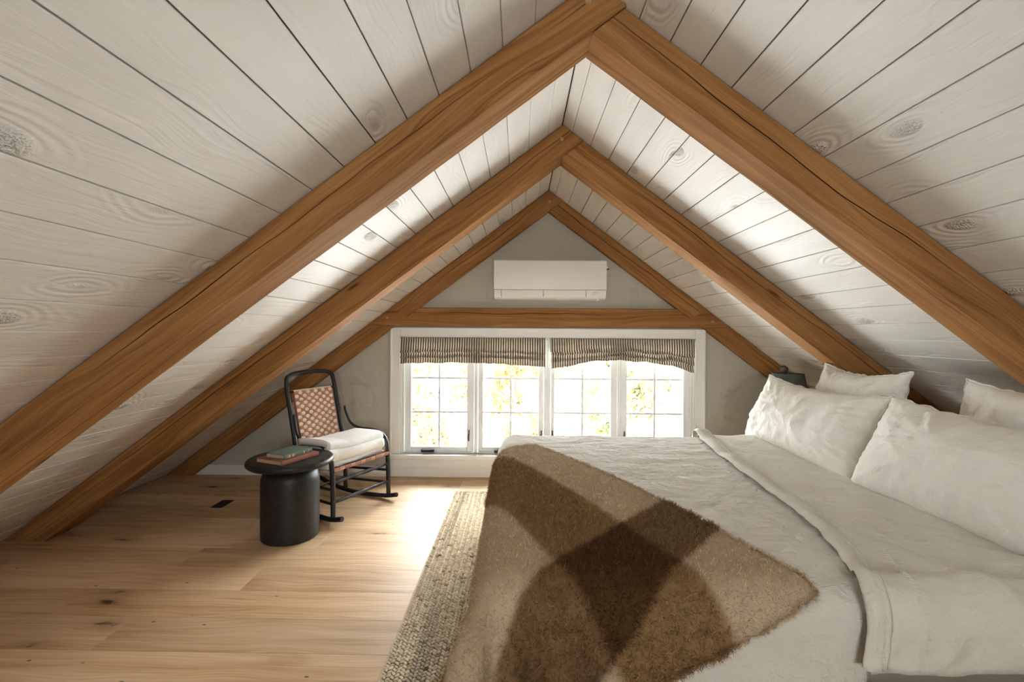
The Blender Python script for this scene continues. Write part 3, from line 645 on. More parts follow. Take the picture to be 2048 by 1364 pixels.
for i in range(46):
    w = 0.20 - i * 0.0083; x = band_x(w) + 0.125 + 0.10 * max(0, -w)
    p = Vector(sheet_pt(x, w, 0.006)); q = Vector(sheet_pt(x + 0.013, w - 0.004, 0.006)); dd = (q - p)
    V_, F_ = tube_vf([p, p + dd * 0.5 + Vector((0, -0.0012, 0.0012)), q], [0.0012, 0.0018, 0.0012], 6)
    vs = [bm.verts.new(v) for v in V_]
    for f in F_: bm.faces.new([vs[k] for k in f])
tag(bobj('ladder_stitching', bm, SHEET, sheet, smooth=60), kind='stuff')

# checked brushed wool throw, draped over the near foot corner
A = np.array([0.135, 2.729]); e1 = np.array([0.417, -0.909]); e2 = np.array([-0.909, -0.417]); TL, TW, dx = 1.66, 1.30, 0.032
pu = np.arange(0, TL + 1e-6, dx); qv = np.arange(0, TW + 1e-6, dx)
PP, QQ = np.meshgrid(pu, qv, indexing='ij')
xy = A + PP[..., None] * e1 + (QQ - 0.085 * np.sin(np.pi * PP / TL) * (1 - QQ / TW))[..., None] * e2
P0 = np.concatenate([xy, np.full(xy.shape[:2] + (1,), 0.625)], -1)
T3 = drape(P0, 0.020, 170, iters=9)
K = 3; G = upsample(T3, K); Nn = normals(G); Nn = np.where((Nn[..., 2:].mean() < 0), -Nn, Nn)
gp = np.linspace(0, pu[-1], G.shape[0]); gq = np.linspace(0, qv[-1], G.shape[1])
def sstep(x, a, b): t = np.clip((x - a) / (b - a), 0, 1); return t * t * (3 - 2 * t)
def check_col(p, q):
    w = 0.012; p = p - 0.46 * (q - 0.25)
    dp = sstep(p, 1.11 - w, 1.11 + w) * (1 - sstep(p, 1.40 - w, 1.40 + w)) + sstep(p, 0.06 - w, 0.06 + w) * 0
    dq = sstep(q, 0.25 - w, 0.25 + w) * (1 - sstep(q, 0.55 - w, 0.55 + w)) + sstep(q, 0.93, 0.95)
    beige = np.array([0.55, 0.425, 0.285]); mid = np.array([0.295, 0.172, 0.074]); mid2 = np.array([0.215, 0.122, 0.054]); dark = np.array([0.092, 0.042, 0.013])
    dp = dp[..., None]; dq = dq[..., None]
    return beige * (1 - dp) * (1 - dq) + mid * (1 - dp) * dq + mid2 * dp * (1 - dq) + dark * dp * dq
gx, gy = G.shape[:2]; GP, GQ = np.meshgrid(gp, gq, indexing='ij'); colg = check_col(GP, GQ)
H = np.array([[fn(GP[i, j] * 30, GQ[i, j] * 30, 0) for j in range(gy)] for i in range(gx)]) * 0.004
Gd = G + Nn * H[..., None]
throw = thing('wool_throw', 'shaggy brown and beige checked wool throw over the foot corner of the bed', 'throw blanket', (0.1, 1.4, 0.6))
o = mobj('throw_cloth', Gd.reshape(-1, 3), grid_faces(gx, gy), WOOL, throw, smooth=True)
ca = o.data.color_attributes.new('Col', 'FLOAT_COLOR', 'POINT'); ca.data.foreach_set('color', np.concatenate([colg.reshape(-1, 3) * 0.8, np.ones((gx * gy, 1))], 1).ravel())
o.modifiers.new('cloth_thickness', 'SOLIDIFY').thickness = 0.010
def strands(n, name, parent):
    a = RNG.random(n) * (gx - 1.001); b = RNG.random(n) * (gy - 1.001)
    ne = n // 14                                        # denser fringe on the edges
    a[:ne] = RNG.choice([0.0, gx - 1.01], ne); b[ne:2 * ne] = RNG.choice([0.0, gy - 1.01], ne)
    i = a.astype(int); j = b.astype(int); fa = (a - i)[:, None]; fb = (b - j)[:, None]
    lerp = lambda F: (F[i, j] * (1 - fa) * (1 - fb) + F[i + 1, j] * fa * (1 - fb) + F[i, j + 1] * (1 - fa) * fb + F[i + 1, j + 1] * fa * fb)
    root = lerp(Gd); nn = lerp(Nn); nn /= np.linalg.norm(nn, axis=1, keepdims=True)
    p = a / (gx - 1) * gp[-1]; q = b / (gy - 1) * gq[-1]
    keep = (root[:, 2] > 0.28) & (root[:, 1] < 3.0); 
    rnd = RNG.normal(size=(n, 3)); 
    # comb field: clumps of locks share a direction
    cl = np.stack([np.sin(p * 61 + 3 * np.sin(q * 47)) + np.sin(q * 83), np.cos(q * 57 + 2 * np.sin(p * 71)) + np.sin(p * 97 + q * 31), 0 * p], 1)
    dirv = nn * 0.75 + rnd * 0.36 + cl * 0.30 + np.array([0, -0.12, -0.15])
    dirv /= np.linalg.norm(dirv, axis=1, keepdims=True)
    dark = (check_col(p, q)[:, 0] < 0.3)
    L = (0.012 + 0.012 * RNG.random(n)) * np.where(dark, 1.25, 0.9)
    curl = np.cross(dirv, RNG.normal(size=(n, 3))); curl /= np.maximum(np.linalg.norm(curl, axis=1, keepdims=True), 1e-6)
    L = L[:, None]; p1 = root + dirv * L * 0.5 + nn * 0.002; p2 = p1 + dirv * L * 0.3 + curl * L * 0.35; p3 = p2 + dirv * L * 0.10 + curl * L * 0.30 - nn * L * 0.15
    side = np.cross(dirv, nn); side /= np.maximum(np.linalg.norm(side, axis=1, keepdims=True), 1e-6); wd = 0.00062
    Vt = np.stack([root - side * wd, root + side * wd, p1 - side * wd, p1 + side * wd, p2 - side * wd * 0.8, p2 + side * wd * 0.8, p3], 1)[keep]
    m = Vt.shape[0]; base = np.arange(m)[:, None] * 7
    tri = np.array([[0, 1, 3], [0, 3, 2], [2, 3, 5], [2, 5, 4], [4, 5, 6]]).ravel()
    idx = (base + tri[None]).ravel()
    me = bpy.data.meshes.new(name); me.vertices.add(m * 7); me.vertices.foreach_set('co', Vt.reshape(-1).astype(np.float32))
    nt = m * 5; me.loops.add(nt * 3); me.loops.foreach_set('vertex_index', idx.astype(np.int32)); me.polygons.add(nt)
    me.polygons.foreach_set('loop_start', (np.arange(nt) * 3).astype(np.int32)); me.update(calc_edges=True)
    c = check_col(p, q) * (0.80 + 0.5 * RNG.random((n, 1))) + 0.005 * RNG.random((n, 1)); c = np.where(RNG.random((n, 1)) < 0.07, c * 1.7 + 0.012, c)
    c = np.repeat(c[keep], 7, axis=0); at = me.color_attributes.new('Col', 'FLOAT_COLOR', 'POINT')
    at.data.foreach_set('color', np.concatenate([np.clip(c, 0, 1), np.ones((len(c), 1))], 1).astype(np.float32).ravel())
    me.materials.append(FUZZ); ob = link(bpy.data.objects.new(name, me), parent); return tag(ob, kind='stuff')
strands(190000, 'wool_pile', throw)

# ------------------------------------------------------------------ pillows
def pillow(label, c, ly, lz, th, lean, yaw, seed, sag=0.0, roll=0.0, frill=False):
    T = thing('pillow', label, 'pillow', c, 'four pillows at the head of the bed'); nu, nv = 72, 48
    R = Matrix.Translation(c) @ Matrix.Rotation(yaw, 4, 'Z') @ Matrix.Rotation(lean, 4, 'Y') @ Matrix.Rotation(roll, 4, 'X')
    V = []; 
    for s in (1, -1):
        for i in range(nu + 1):
            u = -1 + 2 * i / nu
            for j in range(nv + 1):
                v = -1 + 2 * j / nv
                e = max(0.0, (1 - abs(u) ** 2.6)) ** 0.55 * max(0.0, (1 - abs(v) ** 2.3)) ** 0.6
                yy = ly / 2 * u * (1 - 0.055 * (1 - v * v)); zz = lz / 2 * v * (1 - 0.085 * (1 - u * u)) - sag * (1 - u * u) * max(0, v) * lz
                h = th / 2 * e * (1 + 0.18 * (-v)) * (1 + 0.10 * fn(u * 1.6 + seed, v * 1.6, s))
                edge = 1 - e
                rad = math.atan2(abs(v) - 0.2, abs(u) - 0.2)
                wr = 0.014 * (1 - 2 * abs(fn(u * 3.0 + seed, v * 1.2 + u, s * 2.0))) * e + 0.012 * fn(rad * 7 + seed, (u * u + v * v) * 1.2, s + seed) * (0.3 + edge) * min(1, e * 2.2) ** 1.5
                wr += 0.006 * fn(u * 11 + seed, v * 5 + u * 3, 4 + s) * min(1, e * 2)
                k = min(1.0, edge ** 3) * 0.010
                V.append(R @ Vector((-s * (h + wr) + 0.3 * k * fn(u * 8, v * 8, seed), yy + k * fn(u * 6 + seed, v * 9, 1), zz + k * fn(u * 9, v * 6 + seed, 2))))
    n1 = (nu + 1) * (nv + 1); F = [f[::-1] for f in grid_faces(nu + 1, nv + 1)] + grid_faces(nu + 1, nv + 1, n1)
    bm = bmesh.new(); vs = [bm.verts.new(v) for v in V]
    for f in F: bm.faces.new([vs[k] for k in f])
    bmesh.ops.remove_doubles(bm, verts=bm.verts, dist=0.0006)
    pc_o = bobj('pillowcase', bm, PILLOW, T, smooth=True)
    # seam piping along the outline
    rim = []
    for k in range(160):
        t = k / 160 * 4; sd = int(t); f = -1 + 2 * (t - sd)
        u, v = ((f, 1), (1, -f), (-f, -1), (-1, f))[sd]
        yy = ly / 2 * u * (1 - 0.055 * (1 - v * v)); zz = lz / 2 * v * (1 - 0.085 * (1 - u * u)) - sag * (1 - u * u) * max(0, v) * lz
        rim.append(R @ Vector((0.003 * fn(u * 8, v * 8, seed), yy + 0.010 * fn(u * 6 + seed, v * 9, 1), zz + 0.010 * fn(u * 9, v * 6 + seed, 2))))
    Vv, Ff = tube_vf(rim + [rim[0]], 0.0042, 6, False); mobj('piping', Vv, Ff, PILLOW, pc_o, smooth=60)
    if frill:
        for i in range(9):
            v = 0.66 - i * 0.14; p = R @ Vector((-th * 0.17, -ly / 2 * 0.83, lz / 2 * v)); q = R @ Vector((-th * 0.14, -ly / 2 * 0.92, lz / 2 * v - 0.006))
            Vv, Ff = tube_vf([p, (p + q) / 2 + Vector((-0.004, -0.003, 0.004)), q], [0.002, 0.004, 0.002], 6); mobj('loop_closure', Vv, Ff, PILLOW, pc_o, smooth=60)
    return T
D2R = math.radians
pillow('long ivory pillow in front at the window end of the bed', (1.555, 2.665, 0.775), 1.07, 0.43, 0.23, D2R(22), D2R(-1), 1.0, 0.05)
pillow('long ivory pillow in front nearest the viewer, cut by the right edge', (1.55, 1.64, 0.785), 1.00, 0.44, 0.25, D2R(26), D2R(1), 5.0, 0.06)
pillow('smaller ivory pillow standing behind the window-end front pillow, with a looped seam', (1.735, 2.545, 0.855), 0.68, 0.46, 0.18, D2R(14), D2R(-3), 9.0, 0.06, 0.0, True)
pillow('rear ivory pillow half seen behind the nearest front pillow at the right edge', (1.775, 1.63, 0.845), 0.72, 0.46, 0.18, D2R(14), D2R(2), 13.0, 0.05)

# ------------------------------------------------------------------ lamp behind the pillows
lx, ly_ = 1.985, 3.60
lamp = thing('floor_lamp', 'dark slate drum lamp with round finial half hidden behind the pillows', 'lamp', (lx, ly_, 0))
lathe('base', [(0.001, 0.001), (0.11, 0.001), (0.11, 0.012), (0.09, 0.02), (0.012, 0.03)], (lx, ly_, 0), BRASS, lamp, 32)
tube('pole', [(lx, ly_, 0.028), (lx, ly_, 0.925)], 0.009, BRASS, lamp, 12)
V = []; F = []; n = 40; pr = [(0.145, 0.745), (0.105, 0.950), (0.1015, 0.950), (0.1415, 0.745)]
for r, z in pr:
    for k in range(n): t = 2 * math.pi * k / n; V.append((lx + r * math.cos(t), ly_ + r * math.sin(t), z))
for i in range(4):
    for k in range(n): F.append((i * n + k, i * n + (k + 1) % n, ((i + 1) % 4) * n + (k + 1) % n, ((i + 1) % 4) * n + k))
shade_o = mobj('lamp_shade', V, F, SHADE, lamp, smooth=35)
for a in (0.5, 2.6, 4.7): tube('shade_spoke', [(lx, ly_, 0.938), (lx + 0.101 * math.cos(a), ly_ + 0.101 * math.sin(a), 0.944)], 0.004, BRASS, shade_o, 8)
tube('finial_stem', [(lx, ly_, 0.92), (lx, ly_, 0.955)], 0.005, BRASS, lamp, 8)
lathe('finial', [(0.001, 0.950), (0.012, 0.952), (0.027, 0.965), (0.031, 0.980), (0.027, 0.995), (0.014, 1.006), (0.001, 1.009)], (lx - 0.03, ly_, 0.0), KNOBM, lamp, 20)

# ------------------------------------------------------------------ jute rug
rug = thing('jute_rug', 'long cream and tan braided jute rug beside and under the bed', 'rug', (0.6, 2.3, 0))
box('rug_backing', (-0.485, 0.75, 0.0008), (2.1, 3.725, 0.0075), RUGB, rug, 0.002)
ring = [(-0.5, 0.0), (-0.28, 0.75), (0.0, 1.0), (0.28, 0.75), (0.5, 0.0)]
tv = []; tf = []
tv.append((-0.5, 0, 0))
for a, r in ring[1:4]:
    for k in range(5): t = math.pi * 2 * k / 5 + 0.3; tv.append((a, r * math.cos(t), r * math.sin(t)))
tv.append((0.5, 0, 0))
for k in range(5):
    tf.append((0, 1 + (k + 1) % 5, 1 + k))
    for i in range(2): tf += [(1 + i * 5 + k, 1 + i * 5 + (k + 1) % 5, 6 + i * 5 + (k + 1) % 5), (1 + i * 5 + k, 6 + i * 5 + (k + 1) % 5, 6 + i * 5 + k)]
    tf.append((16, 11 + k, 11 + (k + 1) % 5))
tv = np.array(tv); tf = np.array(tf)
cs = []; rows = 34; rw = 0.0160; st_ = 0.0185
for i in range(rows):
    for j in range(int(2.98 / st_)):
        cs.append((-0.478 + i * rw + RNG.normal(0, 0.0007), 0.757 + (j + 0.5 * (i % 2)) * st_ + RNG.normal(0, 0.0008), 0.0098 + RNG.normal(0, 0.0010), (0.62 if i % 2 else -0.62) + RNG.normal(0, 0.10), i, j))
cs = np.array(cs); cs = cs[cs[:, 1] < 3.716]; m = len(cs); ang = cs[:, 3] + math.pi / 2 * 0
ca_, sa_ = np.cos(ang), np.sin(ang); Lp = 0.0235 + RNG.normal(0, 0.0012, m); Wp = 0.0066; Hp = 0.0080
X = tv[None, :, 0] * Lp[:, None]; Y = tv[None, :, 1] * Wp; Z = tv[None, :, 2] * Hp
VV = np.stack([cs[:, 0, None] + X * ca_[:, None] - Y * sa_[:, None], cs[:, 1, None] + X * sa_[:, None] + Y * ca_[:, None], cs[:, 2, None] + Z], -1).reshape(-1, 3)
FFt = (tf[None] + (np.arange(m) * len(tv))[:, None, None]).reshape(-1, 3)
me = bpy.data.meshes.new('braided_yarn'); me.vertices.add(len(VV)); me.vertices.foreach_set('co', VV.astype(np.float32).ravel())
me.loops.add(len(FFt) * 3); me.loops.foreach_set('vertex_index', FFt.astype(np.int32).ravel()); me.polygons.add(len(FFt)); me.polygons.foreach_set('loop_start', (np.arange(len(FFt)) * 3).astype(np.int32)); me.update(calc_edges=True)
rn = RNG.random(m); band = np.array([0.5 + 0.5 * fn(c[0] * 16, c[1] * 0.8, 3) for c in cs])
cc = np.array([0.84, 0.73, 0.565])[None] * (0.82 + 0.30 * rn[:, None]); cc *= (1 - 0.25 * np.clip((band - 0.55) * 4, 0, 1))[:, None]
tanm = rn < 0.06; cc[tanm] = np.array([0.58, 0.46, 0.31]) * (0.7 + 0.5 * RNG.random((tanm.sum(), 1))); dk = RNG.random(m) < 0.002; cc[dk] = (0.20, 0.15, 0.10)
at = me.color_attributes.new('Col', 'FLOAT_COLOR', 'POINT'); at.data.foreach_set('color', np.concatenate([np.repeat(np.clip(cc, 0, 1), len(tv), 0), np.ones((len(VV), 1))], 1).astype(np.float32).ravel())
me.materials.append(JUTE); me.shade_smooth(); tag(link(bpy.data.objects.new('braided_yarn', me), rug), kind='stuff')
tube('rug_binding', [(-0.487, 0.75, 0.007), (-0.487, 2.0, 0.007), (-0.487, 3.722, 0.007)], 0.0065, RUGE, rug, 8)
tube('rug_binding', [(-0.487, 3.724, 0.007), (0.5, 3.724, 0.007), (2.1, 3.724, 0.007)], 0.0065, RUGE, rug, 8)

# ------------------------------------------------------------------ side table and books
tc = (-1.383, 2.915)
tbl = thing('side_table', 'round black wooden pedestal side table with drum base', 'side table', (*tc, 0))
lathe('table_top', [(0.001, 0.432), (0.20, 0.432), (0.232, 0.437), (0.245, 0.448), (0.2475, 0.457), (0.245, 0.468), (0.238, 0.4745), (0.228, 0.476), (0.001, 0.476)], (*tc, 0), TABLEB, tbl, 64)
lathe('drum_base', [(0.001, 0.0012), (0.156, 0.0012), (0.163, 0.008), (0.1645, 0.06), (0.1655, 0.33), (0.163, 0.362), (0.155, 0.388), (0.140, 0.406), (0.120, 0.415), (0.095, 0.419), (0.090, 0.4318)], (*tc, 0), TABLEB, tbl, 64)
def book(label, corner, ang, L, Wd, z, h, cover, gold):
    T = thing('book', label, 'book', (corner[0], corner[1], z))
    M = Matrix.Translation((corner[0], corner[1], z)) @ Matrix.Rotation(ang, 4, 'Z')   # local x along the spine, y towards the fore edge
    c = 0.0028
    box('cover_board', (0, 0.003, 0), (L, Wd, c), cover, T, 0.0008, 1, M); box('cover_board', (0, 0.003, h - c), (L, Wd, h), cover, T, 0.0008, 1, M)
    bm = bmesh.new(); pr = [(0.004, 0.0), (0.0008, 0.004), (0.0, h / 2), (0.0008, h - 0.004), (0.004, h), (0.0065, h - c), (0.0065, c)]
    a = [bm.verts.new(M @ Vector((0, y, zz))) for y, zz in pr]; b = [bm.verts.new(M @ Vector((L, y, zz))) for y, zz in pr]
    bm.faces.new(a); bm.faces.new(b[::-1])
    for i in range(len(pr)): bm.faces.new((a[i], a[(i + 1) % len(pr)], b[(i + 1) % len(pr)], b[i]))
    sp_o = bobj('spine', bm, cover, T, smooth=40)
    box('page_block', (0.004, 0.0067, c + 0.0001), (L - 0.004, Wd - 0.005, h - c - 0.0001), PAGES, T, 0.0005, 1, M)
    if gold:
        for u0, u1 in ((0.02, 0.023), (0.028, 0.040), (0.045, 0.047), (0.055, 0.067), (0.074, 0.076), (L - 0.03, L - 0.027), (L - 0.07, L - 0.062)):
            box('gold_band', (u0, -0.0004, 0.004), (u1, 0.0012, h - 0.004), GOLD, sp_o, 0, 1, M)
book('large worn russet book lying flat on the black side table', (-1.335, 2.715), D2R(68), 0.272, 0.212, 0.4765, 0.024, REDB, False)
book('smaller faded green book with gilt spine bands on top of the russet one', (-1.343, 2.760), D2R(70), 0.212, 0.148, 0.501, 0.025, GREENB, True)

# ------------------------------------------------------------------ rocking chair
ca0 = D2R(-26); cf = Vector((math.cos(ca0), math.sin(ca0), 0)); cl = Vector((-math.sin(ca0), math.cos(ca0), 0)); C0 = Vector((-1.10, 3.345, 0)) - cf * 0.20
Lc = lambda x, y, z: C0 + cf * x + cl * y + Vector((0, 0, z))
ch = thing('rocking_chair', 'armed black bentwood rocking chair with rust and cream woven seat and back', 'chair', tuple(C0))
HWf, HWr = 0.262, 0.215
for s in (-1, 1):
    # front leg bending over into the arm and down against the back post
    arm = [(0.225, s * HWf, 0.045), (0.222, s * HWf, 0.20), (0.212, s * HWf, 0.36), (0.19, s * (HWf + 0.004), 0.44), (0.13, s * (HWf + 0.006), 0.488), (0.04, s * (HWf + 0.004), 0.500), (-0.06, s * (HWf - 0.005), 0.502), (-0.135, s * (HWf - 0.018), 0.535), (-0.178, s * (HWr + 0.016), 0.625), (-0.186, s * (HWr + 0.014), 0.665)]
    tube('arm_and_front_leg', spline([Lc(*p) for p in arm], 6), [0.0165 if k < 14 else max(0.0095, 0.0165 - (k - 14) * 0.0005) for k in range(55)], CHAIRB, ch, 10)
    tube('rear_leg', [Lc(-0.155, s * HWr, 0.035), Lc(-0.160, s * HWr, 0.20), Lc(-0.165, s * HWr, 0.36)], 0.0155, CHAIRB, ch, 10)
    rk = [(-0.46, 0.085), (-0.30, 0.046), (-0.12, 0.0225), (0.05, 0.017), (0.20, 0.0225), (0.305, 0.044)]
    R_ = [Lc(x, s * (HWr + (HWf - HWr) * min(1, max(0, (x + 0.16) / 0.38))), z) for x, z in rk]; pts = spline(R_, 5)
    Vr, Fr = tube_vf(pts, 0.0165, 8)
    mobj('rocker', [Vector((v.x, v.y, v.z if True else 0)) for v in Vr], Fr, CHAIRB, ch, smooth=50)
    tube('side_stretcher', [Lc(-0.157, s * HWr, 0.20), Lc(0.222, s * HWf, 0.215)], 0.0095, CHAIRB, ch, 8)
    tube('side_stretcher', [Lc(-0.157, s * HWr, 0.115), Lc(0.224, s * HWf, 0.125)], 0.0095, CHAIRB, ch, 8)
    tube('seat_rail', [Lc(-0.162, s * HWr, 0.338), Lc(0.214, s * HWf, 0.346)], 0.0115, CHAIRB, ch, 8)
for z, x in ((0.262, 0.218), (0.135, 0.224)): tube('front_stretcher', [Lc(x, -HWf, z), Lc(x + 0.003, 0, z + 0.001), Lc(x, HWf, z)], [0.010, 0.0135, 0.010], CHAIRB, ch, 10)
for z in (0.245, 0.125): tube('rear_stretcher', [Lc(-0.157, -HWr, z), Lc(-0.157, HWr, z)], 0.0095, CHAIRB, ch, 8)
tube('front_seat_rod', [Lc(0.214, -HWf, 0.346), Lc(0.214, HWf, 0.346)], 0.0115, CHAIRB, ch, 8); tube('rear_seat_rod', [Lc(-0.162, -HWr, 0.338), Lc(-0.162, HWr, 0.338)], 0.0115, CHAIRB, ch, 8)
# back hoop: leaning rearwards
bx = lambda z: -0.165 - (z - 0.34) * 0.24
hoop = []
for z in (0.335, 0.45, 0.60, 0.75, 0.83): hoop.append((bx(z), -HWr + 0.002, z))
for a in range(1, 8):
    t = math.pi * a / 8; hoop.append((bx(0.86 + 0.075 * math.sin(t)), -(HWr - 0.002) * math.copysign(abs(math.cos(t)) ** 0.55, math.cos(t)), 0.855 + 0.085 * math.sin(t) ** 0.7))
for z in (0.83, 0.75, 0.60, 0.45, 0.335): hoop.append((bx(z), HWr - 0.002, z))
tube('back_hoop', spline([Lc(*p) for p in hoop], 6), 0.0150, CHAIRB, ch, 10)
ZT, ZB = 0.808, 0.425
for z in (ZT, ZB): tube('back_rod', [Lc(bx(z), -HWr, z), Lc(bx(z), HWr, z)], 0.0095, CHAIRB, ch, 8)
# woven tapes: real over-under strips
def tape(path, wdir, hw, mat, name):
    V = []; F = []; n = len(path)
    for p in path: V += [p - wdir * hw, p + wdir * hw]
    for i in range(n - 1): F.append((2 * i, 2 * i + 1, 2 * i + 3, 2 * i + 2))
    o = mobj(name, V, F, mat, ch, smooth=False); o.modifiers.new('tape_thickness', 'SOLIDIFY').thickness = 0.0016; return o
up = (Lc(bx(ZT), 0, ZT) - Lc(bx(ZB), 0, ZB)); upL = up.length; upn = up.normalized(); fwd = upn.cross(cl).normalized(); fwd = fwd if fwd.dot(cf) > 0 else -fwd
NV, NH = 10, 16; hwb = 0.168; pv = 2 * hwb / NV; ph = upL / NH; org = Lc(bx(ZB), 0, ZB) + fwd * 0.012
for i in range(NV):
    y = -hwb + (i + 0.5) * pv; path = []
    for j in range(NH * 2 + 1):
        sgn = max(-1, min(1, 2.2 * math.cos(math.pi * (j / 2 - 0.5 + i))))
        path.append(org + cl * y + upn * (j * ph / 2) + fwd * 0.0026 * sgn)
    path = [path[0] - fwd * 0.022] + path + [path[-1] + upn * 0.012 - fwd * 0.006, path[-1] + upn * 0.012 - fwd * 0.022]
    tape(path, cl, pv * 0.485, CREAM, 'back_tape')
for j in range(NH):
    path = []
    for i in range(NV * 2 + 1):
        sgn = -max(-1, min(1, 2.2 * math.cos(math.pi * (i / 2 - 0.5 + j)))); path.append(org + upn * ((j + 0.5) * ph) + cl * (-hwb + i * pv / 2) + fwd * 0.0026 * sgn)
    path = [path[0] - fwd * 0.022] + path + [path[-1] - fwd * 0.022]
    tape(path, upn, ph * 0.485, RUST, 'back_tape')
NS, NT_ = 12, 11
zs0 = 0.356
for i in range(NS):                                    # side to side tapes (cream)
    x = -0.150 + (i + 0.5) * (0.362 / NS); hw_ = HWr + (HWf - HWr) * ((x + 0.16) / 0.38) + 0.006; path = []
    for j in range(NT_ * 2 + 1): path.append(Lc(x, -hw_ + 2 * hw_ * j / (NT_ * 2), zs0 + 0.0025 * math.cos(math.pi * (j / 2 - 0.5 + i)) - 0.010 * (1 - (2 * j / (NT_ * 2) - 1) ** 2)))
    path = [path[0] - Vector((0, 0, 0.03))] + path + [path[-1] - Vector((0, 0, 0.03))]
    tape(path, cf, 0.362 / NS * 0.48, CREAM, 'seat_tape')
for j in range(NT_):                                   # front to back tapes (rust), wrapping the front rod
    path = []; v = -1 + 2 * (j + 0.5) / NT_
    for i in range(NS * 2 + 1):
        x = -0.150 + i * (0.362 / NS / 2); hw_ = HWr + (HWf - HWr) * ((x + 0.16) / 0.38); path.append(Lc(x, v * hw_, zs0 - 0.0025 * math.cos(math.pi * (i / 2 - 0.5 + j)) - 0.010 * (1 - v * v)))
    path = path + [Lc(0.228, v * HWf, zs0 - 0.004), Lc(0.232, v * HWf, 0.345), Lc(0.226, v * HWf, 0.331), Lc(0.205, v * HWf, 0.330)]
    tape(path, cl, HWf / NT_ * 0.90, (RUST, PINK)[j % 2], 'seat_tape')

# folded throw on the seat: one folded ribbon of cloth, extruded
fold = [(0.155, 0.000), (0.02, 0.000), (-0.10, 0.001), (-0.125, 0.014), (-0.10, 0.028), (0.0, 0.028), (0.12, 0.028), (0.160, 0.030), (0.182, 0.046), (0.160, 0.062), (0.08, 0.062), (-0.06, 0.060), (-0.10, 0.064), (-0.122, 0.080), (-0.10, 0.096), (0.0, 0.100), (0.10, 0.100), (0.145, 0.092), (0.150, 0.080), (0.11, 0.078)]
pp = spline([np.array(p) for p in fold], 5); V = []; F = []; nseg = 34; npp = len(pp); hw = 0.0142
T_ = np.gradient(np.array(pp), axis=0); T_ /= np.linalg.norm(T_, axis=1, keepdims=True); Nr = np.stack([-T_[:, 1], T_[:, 0]], 1)
for i in range(nseg + 1):
    y = -0.285 + 0.50 * i / nseg
    for k, p in enumerate(pp):
        for s in (1, -1):
            q = np.array(p) + Nr[k] * hw * s; wv = 0.008 * fn(y * 9, k * 0.05, 3.0) + 0.004 * fn(y * 22, k * 0.15, 6.0)
            up_ = p[1] * 3.0
            V.append(Lc(0.045 + q[0] * (1 + 0.12 * fn(y * 4, p[1] * 9, 1)) + wv, y + 0.016 * fn(k * 0.08, 2.0, 0.5) * (1 if i in (0, nseg) else 1), zs0 + 0.012 + q[1] * (1.22 + 0.25 * max(0, -(y + 0.12)) / 0.165) + up_ * 0.008 * fn(y * 6, q[0] * 5, 8.0) + (0.018 * max(0, y + 0.05) if p[1] > 0.05 else 0)))
rowN = npp * 2
for i in range(nseg):
    for k in range(npp - 1):
        for s in (0, 1):
            a = i * rowN + 2 * k + s; b = a + 2; c = b + rowN; d = a + rowN; F.append((a, b, c, d) if s else (a, d, c, b))
    for k in (0, npp - 1): a = i * rowN + 2 * k; F.append((a, a + 1, a + 1 + rowN, a + rowN) if k == 0 else (a, a + rowN, a + rowN + 1, a + 1))
for i in (0, nseg):
    for k in range(npp - 1): a = i * rowN + 2 * k; F.append((a, a + 2, a + 3, a + 1) if i == 0 else (a, a + 1, a + 3, a + 2))
ft = mobj('folded_blanket', V, F, BLANK, None, smooth=True)
tag(ft, 'thick white blanket folded in layers on the rocking chair seat', 'blanket')

# ------------------------------------------------------------------ floor vent
fv = thing('floor_vent', 'small dark slotted vent grille set in the floorboards', 'floor vent', (-2.115, 3.427, 0))
box('vent_frame', (-2.158, 3.350, 0.0006), (-2.072, 3.500, 0.0022), BLACKM, fv, 0.0006)
for i in range(7): box('vent_slat', (-2.150 + i * 0.0108, 3.358, 0.0022), (-2.150 + i * 0.0108 + 0.005, 3.492, 0.0036), CHAIRB, fv, 0.0005)

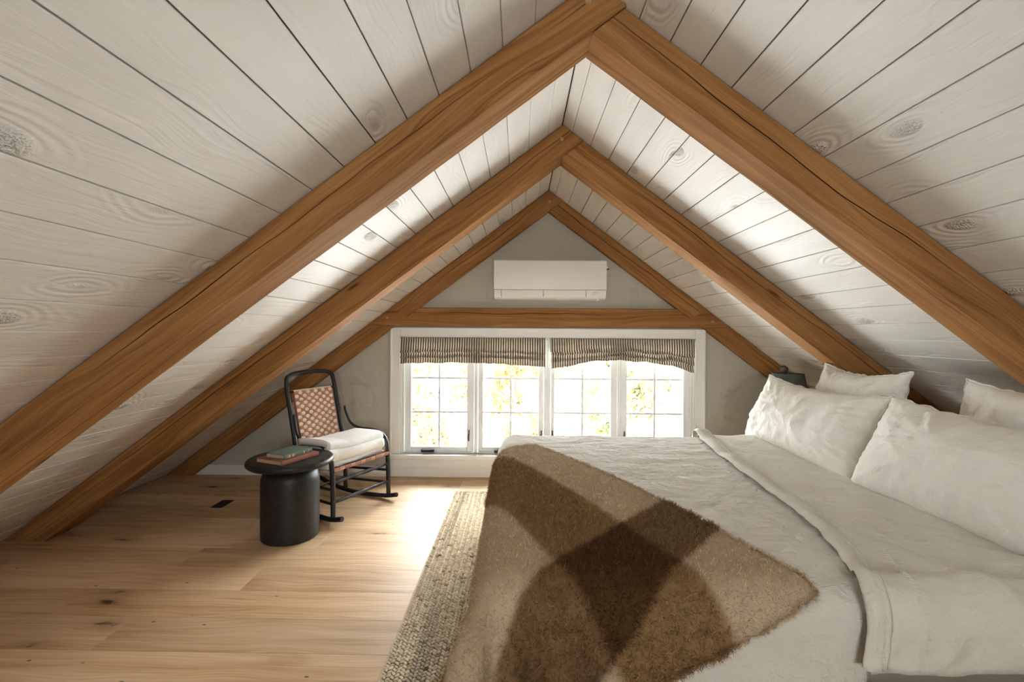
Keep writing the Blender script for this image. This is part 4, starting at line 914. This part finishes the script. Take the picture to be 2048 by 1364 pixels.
# ------------------------------------------------------------------ trees beyond the glass
def leaf_mat(name, a, b):
    t = NT(name); r = t.node('ShaderNodeNewGeometry').outputs['Random Per Island']; c = t.mix(r, a, b); t.set(c, 0.7, 0.2)
    tr = t.node('ShaderNodeBsdfTranslucent'); t.l.new(c, tr.inputs[0]); mx = t.node('ShaderNodeMixShader'); mx.inputs[0].default_value = 0.35
    t.l.new(t.b.outputs[0], mx.inputs[1]); t.l.new(tr.outputs[0], mx.inputs[2]); t.l.new(mx.outputs[0], t.out.inputs[0]); return t.mat
LEAF = [leaf_mat('autumn_yellow_leaf', (0.20, 0.15, 0.045), (0.24, 0.21, 0.09)), leaf_mat('pale_green_leaf', (0.13, 0.14, 0.055), (0.22, 0.22, 0.11)), leaf_mat('buff_dry_leaf', (0.22, 0.18, 0.11), (0.26, 0.24, 0.16))]
def tree(x, y, zc, rx, rz, n, mi):
    T = thing('tree', ('golden yellow autumn tree washed out by daylight beyond the window panes', 'pale green leafy tree washed out by daylight beyond the window panes', 'buff dry-leaved tree washed out by daylight beyond the window panes')[mi], 'tree', (x, y, -3.0), ('golden trees outside', 'green trees outside', 'buff trees outside')[mi])
    tr = [Vector((x, y, -3.0)), Vector((x + 0.1, y, -1.5)), Vector((x - 0.05, y + 0.1, zc)), Vector((x + 0.1, y, zc + rz * 0.8))]
    tube('trunk', spline(tr, 4), [0.11 - 0.007 * k for k in range(13)], BARK, T, 7)
    for b in range(6):
        a = random.uniform(0, 6.28); z = zc + random.uniform(-0.6, 0.4) * rz
        tube('branch', [(x, y, z - 0.2), (x + 0.5 * rx * math.cos(a), y + 0.4 * rx * math.sin(a), z + 0.1), (x + 0.95 * rx * math.cos(a), y + 0.8 * rx * math.sin(a), z + 0.5)], [0.03, 0.02, 0.008], BARK, T, 5)
    cl_ = []
    while len(cl_) < 22:
        c = (random.uniform(-0.8, 0.8), random.uniform(-0.8, 0.8), random.uniform(-0.85, 0.85))
        if c[0] ** 2 + c[1] ** 2 < 0.62: cl_.append(c)
    V = []; F = []
    for i in range(n):
        c = random.choice(cl_); p = Vector((x + rx * (c[0] + random.uniform(-0.2, 0.2)), y + rx * 0.8 * (c[1] + random.uniform(-0.2, 0.2)), zc + rz * (c[2] + random.uniform(-0.2, 0.2))))
        d = Vector((random.gauss(0, 1), random.gauss(0, 1), random.gauss(0, 1))).normalized(); e = d.orthogonal().normalized(); e = Matrix.Rotation(random.uniform(0, 6.28), 3, d) @ e; g = d.cross(e); s = random.uniform(0.03, 0.065)
        k = len(V); V += [p - e * s * 1.6, p + g * s * 0.7 + d * s * 0.2, p + e * s * 1.6, p - g * s * 0.7 + d * s * 0.2]; F.append((k, k + 1, k + 2, k + 3))
    tag(mobj('foliage', V, F, LEAF[mi], T), kind='stuff')
for a in [(-1.75, 8.6, -0.3, 0.75, 1.1, 1500, 1), (0.0, 8.6, 0.15, 0.80, 1.0, 1900, 0), (1.75, 8.6, -0.1, 0.80, 1.1, 1700, 1), (3.5, 8.6, -0.2, 0.75, 1.2, 1500, 2),
          (-3.3, 10.8, 0.5, 1.05, 1.1, 1700, 2), (-1.0, 10.8, 0.5, 1.05, 1.0, 1500, 1), (1.3, 10.8, 0.4, 1.05, 1.2, 1500, 2), (3.6, 10.8, 0.2, 1.05, 1.3, 1700, 1), (5.9, 10.8, 0.0, 1.05, 1.4, 1400, 2),
          (-5.2, 13.6, 0.9, 1.5, 1.0, 1500, 1), (-2.0, 13.6, 0.9, 1.5, 0.9, 1500, 0), (1.2, 13.6, -0.9, 1.5, 1.0, 1700, 2), (4.4, 13.6, -0.6, 1.5, 1.2, 1500, 1)]: tree(*a)
